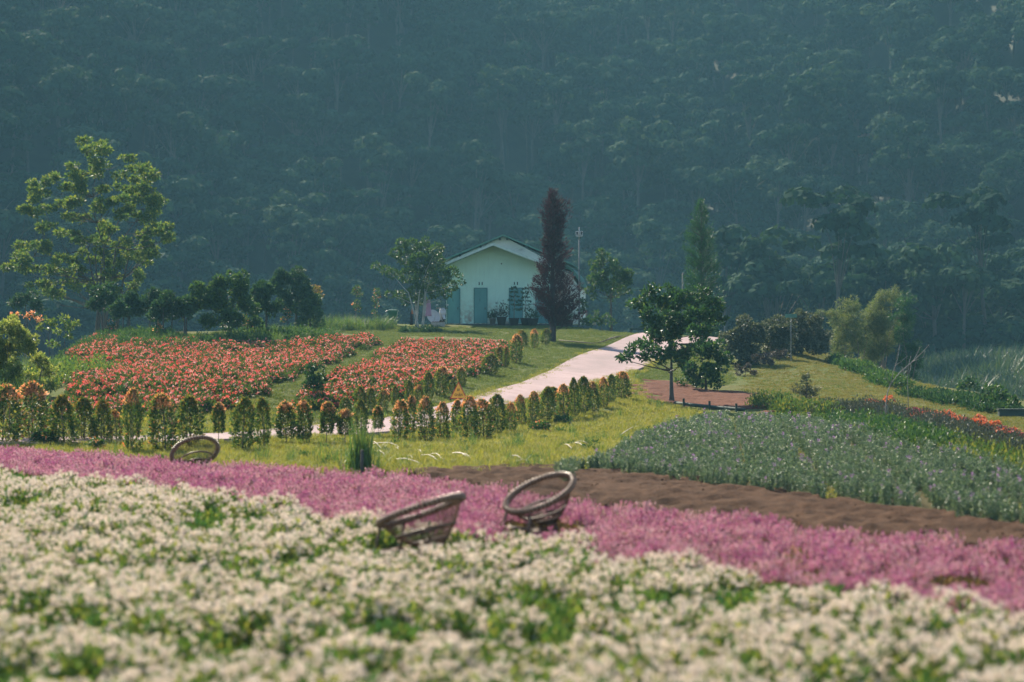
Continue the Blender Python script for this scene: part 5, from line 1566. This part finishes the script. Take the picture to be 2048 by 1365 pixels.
GL = {'D': [((0, 0), (0, 1)), ((0, 1), (.55, .85)), ((.55, .85), (.6, .5)), ((.6, .5), (.55, .15)), ((.55, .15), (0, 0)), ((-.18, .5), (.25, .5))],
      'I': [((0, 0), (0, 1))], 'C': [((.6, .85), (.3, 1)), ((.3, 1), (0, .7)), ((0, .7), (0, .3)), ((0, .3), (.3, 0)), ((.3, 0), (.6, .15))],
      'H': [((0, 0), (0, 1)), ((.6, 0), (.6, 1)), ((0, .5), (.6, .5))], 'A': [((0, 0), (.32, 1)), ((.32, 1), (.64, 0)), ((.12, .35), (.52, .35)), ((.16, 1.14), (.32, 1.34)), ((.32, 1.34), (.48, 1.14)), ((.29, -.22), (.37, -.22))],
      'M': [((0, 0), (0, 1)), ((0, 1), (.35, .4)), ((.35, .4), (.7, 1)), ((.7, 1), (.7, 0))]}
def word(txt, cx_, z0, size, adv):
    tot = sum(adv[c_] for c_ in txt) - .25
    mb = MB(); x_ = -tot / 2
    for c_ in txt:
        for (ax, az_), (bx, bz) in GL[c_]:
            a_ = Vector((cx_ + (x_ + ax) * size, 0, z0 + az_ * size)); b_ = Vector((cx_ + (x_ + bx) * size, 0, z0 + bz * size))
            d_ = b_ - a_
            mb.box(tuple((a_ + b_) / 2 + Vector((0, -.0185, 0))), (d_.length + .13 * size, .004, .15 * size), 0, Matrix.Rotation(-math.atan2(d_.z, d_.x), 3, 'Y'))
        x_ += adv[c_]
    mb.build('lettering', M['sign_black'], sg)
ADV = {'D': .85, 'I': .28, 'C': .85, 'H': .85, 'A': .88, 'M': .95}
word('DI', 0, zt - 19.5 * sp_, 4.6 * sp_, ADV)
word('CHAM', 0, zt - 29.5 * sp_, 4.6 * sp_, ADV)

# small green board in the olive shrub
b = at(1582, 92)
gs = empty('green_board', b); tag(gs, 'small dark green name board in front of the tallest olive like shrub', 'sign')
zb = CAMZ - (632 - CY) / FPX * 92 - b[2]
MB().box((0, 0, zb), (.54, .02, .17)).build('plate', M['roof'], gs)
MB().tube([(0, .03, -.1), (0, .03, zb)], .015, 6).build('post', M['metal'], gs)

# ------------------------------------------------------------------ rattan chairs
M['cane'] = mat_plain('weathered_cane', (.17, .092, .05), (.07, .038, .022), 22, .6, bump_s=.2, spec=.25)
M['cane_wrap'] = mat_plain('cane_binding', (.27, .165, .10), (.15, .09, .055), 30, .32, spec=.6)
M['cane_frame'] = mat_plain('cane_frame', (.15, .085, .05), (.08, .045, .03), 10, .45)
def chair(label, px_, Y_, front_deg, tilt, Rr=.47, hc=.60):
    """front_deg: direction the bowl opens towards, on plan (0 = +x)"""
    x_ = (px_ - CX) / FPX * Y_
    root = empty('rattan_chair', (x_, Y_, gz(x_, Y_) + .02), R(front_deg)); tag(root, label, 'chair', 'rattan bowl chairs among the flowers')
    # local +x = front
    t = R(tilt)
    vx = Vector((math.cos(t), 0, -math.sin(t))); vy = Vector((0, 1, 0)); nn = vx.cross(vy)
    c = Vector((0, 0, hc))
    hub = Vector((-.13, 0, .17)); hr = .10
    def rim(a_, r_=Rr): return c + vx * (r_ * math.cos(a_)) + vy * (r_ * math.sin(a_))
    def base(a_): return hub + Vector((hr * math.cos(a_), hr * math.sin(a_), 0))
    N = 120
    # rim: core bound with cane turns
    pts = [rim(2 * math.pi * i / 72) for i in range(73)]
    ro = MB().tube(pts, .031, 10, cap=False).build('rim', M['cane'], root, True)
    wv = []; tw = 58; per = 9
    for i in range(tw * per + 1):
        a_ = 2 * math.pi * i / (tw * per); ph = 2 * math.pi * i / per
        rad = (rim(a_) - c).normalized()
        wv.append(rim(a_) + (rad * math.cos(ph) + nn * math.sin(ph)) * .034)
    MB().tube(wv, .012, 5, cap=False).build('binding', M['cane_wrap'], ro, True)
    # ribs: straight canes from rim to the foot ring
    for i in range(72):
        a_ = 2 * math.pi * i / 72
        p0, p1 = rim(a_, Rr - .012), base(a_)
        mid = (p0 + p1) / 2 + Vector((math.cos(a_), math.sin(a_), -.6)) * .035
        MB_ = MB().tube([p0, p0 * .6 + p1 * .4 + (mid - (p0 + p1) / 2), p0 * .3 + p1 * .7 + (mid - (p0 + p1) / 2) * .8, p1], .0048, 4, cap=False)
        MB_.build('rib', M['cane'], root, True)
    # rings
    def ring(tt, r_, nm):
        q = []
        for i in range(61):
            a_ = 2 * math.pi * i / 60
            p0, p1 = rim(a_, Rr - .012), base(a_)
            off = Vector((math.cos(a_), math.sin(a_), -.6)) * .035 * math.sin(math.pi * tt)
            q.append(p0 * (1 - tt) + p1 * tt + off)
        MB().tube(q, r_, 7, cap=False).build(nm, M['cane_frame'], root, True)
    ring(.45, .013, 'middle_ring'); ring(.47, .010, 'middle_ring'); ring(.72, .009, 'lower_ring'); ring(.985, .02, 'foot_ring')
    # seat mat woven across the bottom of the bowl
    sm = MB()
    for i in range(14):
        a_ = 2 * math.pi * i / 14
        p0, p1 = rim(a_, Rr - .03), base(a_)
        q = p0 * .28 + p1 * .72
        sm.tube([q, Vector((-.10, 0, .27))], .006, 4, cap=False)
    sm.build('seat_mat', M['cane'], root)
    ped = MB()
    for i in range(20):
        a_ = 2 * math.pi * i / 20
        ped.tube([base(a_), Vector((hub.x + .15 * math.cos(a_), .15 * math.sin(a_), -.02))], .008, 4)
    ped.build('pedestal', M['cane_frame'], root, True)
    # two front legs with a crossbar under the low edge
    for s_ in (-1, 1):
        top = rim(s_ * R(32), Rr - .01) - Vector((0, 0, .03))
        MB().tube([top, top + Vector((.03, s_ * .015, -.16)), Vector((top.x + .07, top.y * 1.08, -.02))], [.017, .017, .016], 7).build('leg', M['cane_frame'], root, True)
        MB().tube([Vector((top.x + .045, top.y * 1.04, .14)), hub + Vector((.05, s_ * .08, -.06))], .010, 6).build('side_rail', M['cane_frame'], root, True)
    tp = rim(R(32), Rr - .01)
    MB().tube([Vector((tp.x + .05, -tp.y * 1.05, .14)), Vector((tp.x + .05, tp.y * 1.05, .14))], .013, 6).build('crossbar', M['cane_frame'], root, True)
    return root
chair('rattan bowl chair seen from behind among the white flowers, nearest of three', 842, 21.6, 152, 21, .475, .59)
chair('rattan bowl chair turned towards the camera at the edge of the soil, right of three', 1079, 24.6, 218, 28, .45, .55)
chair('rattan bowl chair half hidden by pink flowers, farthest left of three', 390, 36.5, 118, 42, .43, .40)

# ------------------------------------------------------------------ odds and ends on the ground
# tall grass clump with its stake
b = cast(722, 944)
tg = empty('tall_grass_clump', tuple(b)); tag(tg, 'tall upright green grass clump at the edge of the pink flowers', 'grass')
blades(80, 1.05, .19, .045, np.random.default_rng(900), .22, 4).build('blades', [M['tall_grass']], tg)
blades(90, .6, .42, .022, np.random.default_rng(901), .9, 4).build('outer_blades', [M['tall_grass']], tg)
st = empty('stake', tuple(cast(724, 948))); tag(st, 'short grey stake standing in the tall grass clump', 'stake')
MB().tube([(0, 0, -.1), (0, 0, .42)], [.03, .028], 8).build('shaft', M['bark'], st, True)
MB().lathe([(.031, 0), (.031, .02), (.01, .03)], 8, c=(0, 0, .415)).build('cap', M['bark'], st)
for i, (px_, py_, lab) in enumerate([(655, 925, 'loose pale grass clump left of the stake'), (1065, 940, 'small grass tuft at the upper edge of the soil')]):
    b = cast(px_, py_)
    q = empty('grass_clump', tuple(b)); tag(q, lab, 'grass')
    blades(44, .5 - .18 * i, .3 - .12 * i, .018, np.random.default_rng(903 + i), .8, 4).build('blades', [M['tall_grass']], q)
# dry stalks strewn on the grass
stk = [((748, 893), (802, 900)), ((750, 908), (770, 918)), ((793, 902), (800, 907)), ((832, 908), (844, 915)), ((845, 917), (880, 931)), ((863, 914), (886, 927)), ((818, 919), (826, 926)), ((905, 913), (938, 923)), ((908, 913), (945, 924)), ((790, 925), (845, 936)), ((1018, 920), (1050, 927)), ((1130, 896), (1145, 906)), ((1143, 893), (1172, 901)), ((1150, 891), (1176, 894)), ((1240, 876), (1270, 858)), ((1030, 930), (1060, 934)), ((745, 890), (762, 905))]
for i, (a_, b_) in enumerate(stk):
    p0, p1 = cast(*a_), cast(*b_)
    c = (p0 + p1) / 2
    root = empty('dry_stalk', tuple(c)); tag(root, 'bleached dry stalk lying on the sunlit grass', 'stalk', 'dry stalks strewn on the grass')
    g_ = np.random.default_rng(950 + i)
    q = []
    for k in range(6):
        t = k / 5
        p = p0 * (1 - t) + p1 * t
        q.append((p[0] - c[0] + g_.normal(0, .02), p[1] - c[1] + g_.normal(0, .05), gz(p[0], p[1]) - c[2] + .07 + .05 * math.sin(math.pi * t)))
    MB().tube(q, [.010, .012, .010, .009, .007, .004], 5).build('stem', M['dry_stalk'], root, True)
    m_ = np.array(q[3])
    MB().quads(leaf_quads(np.tile(m_, (4, 1)), g_.normal(0, 1, (4, 3)) * [1, 1, .2], .13, g_, .14), 0).build('leaf', [M['straw_grass']], root)
# long fallen branch on the lawn
q = []
vb = [(1118, 684), (1150, 687), (1185, 690), (1205, 687), (1222, 680), (1235, 676), (1255, 675)]
P0 = cast(*vb[0])
fb = empty('fallen_branch', tuple(P0)); tag(fb, 'long brown branch lying across the lawn beside the path', 'branch')
for i, a_ in enumerate(vb):
    p = cast(*a_); q.append((p[0] - P0[0], p[1] - P0[1], p[2] - P0[2] + .08))
MB().tube(q, [.02, .028, .03, .032, .032, .028, .015], 6).build('limb', M['twig'], fb, True)
MB().tube([q[3], (q[3][0] + .4, q[3][1] + .3, q[3][2] + .2), (q[3][0] + .9, q[3][1] + .3, q[3][2] + .25)], [.018, .012, .005], 5).build('twig', M['twig'], fb, True)
# dark timber edging boards in the red field
for px_, py_, w_, lab in ((222, 703, .9, 'short dark board at the upper left of the red field'), (565, 757, 1.1, 'short dark board at the top of the grass strip in the red field')):
    b = cast(px_, py_)
    o_ = empty('timber_board', tuple(b)); tag(o_, lab, 'board')
    MB().box((0, 0, .12), (w_, .06, .10)).build('plank', M['slot'], o_)
    for s_ in (-1, 1): MB().box((s_ * w_ * .4, .055, .05), (.05, .05, .3)).build('peg', M['slot'], o_)
# low rail at the crest end of the path, low wall at the right edge
b = at(1278, 113)
rl = empty('low_rail', b); tag(rl, 'low dark rail on the crest at the top of the path', 'rail')
MB().box((0, 0, .30), (1.1, .10, .10)).build('beam', M['dark_wood'], rl)
for s_ in (-1, 1): MB().box((s_ * .45, 0, .12), (.10, .08, .255)).build('post', M['dark_wood'], rl)
b = cast(2068, 836)
lw = empty('low_wall', tuple(b)); tag(lw, 'low dark garden wall at the right edge beyond the lawn', 'wall')
loft([(-.2, 1.1, .12, 0), (.24, 1.1, .11, 0)]).build('wall', M['dark_wood'], lw)
loft([(.243, 1.13, .14, 0), (.28, 1.13, .14, 0)]).build('coping', M['dark_wood'], lw)
# dark timber edging below the glossy tree
p0, p1 = cast(1350, 812), cast(1490, 826)
tl = empty('edging_log', tuple(p0)); tag(tl, 'dark log edging the red soil below the glossy tree', 'log')
q = []
for i in range(9):
    p = p0 * (1 - i / 8) + p1 * (i / 8)
    q.append((p[0] - p0[0], p[1] - p0[1], gz(p[0], p[1]) - p0[2] + .10))
MB().tube(q, .055, 8).build('log', M['dark_wood'], tl, True)
for i in (1, 4, 7): MB().box((q[i][0], q[i][1] - .12, q[i][2] + .02), (.07, .06, .34)).build('peg', M['dark_wood'], tl)

# ------------------------------------------------------------------ haze
hm = bpy.data.materials.new('haze'); hm.use_nodes = True
hm.node_tree.nodes.clear()
ho = hm.node_tree.nodes.new('ShaderNodeOutputMaterial')
hv = hm.node_tree.nodes.new('ShaderNodeVolumePrincipled')
hv.inputs['Color'].default_value = (.28, .63, .81, 1)
hv.inputs['Density'].default_value = .00045
hv.inputs['Anisotropy'].default_value = .0
hm.node_tree.links.new(hv.outputs[0], ho.inputs['Volume'])
MB().box((0, 280, 75), (810, 690, 186)).build('haze', hm)
tag(bpy.data.objects['haze'], 'bluish morning haze filling the valley', 'haze', kind='stuff')
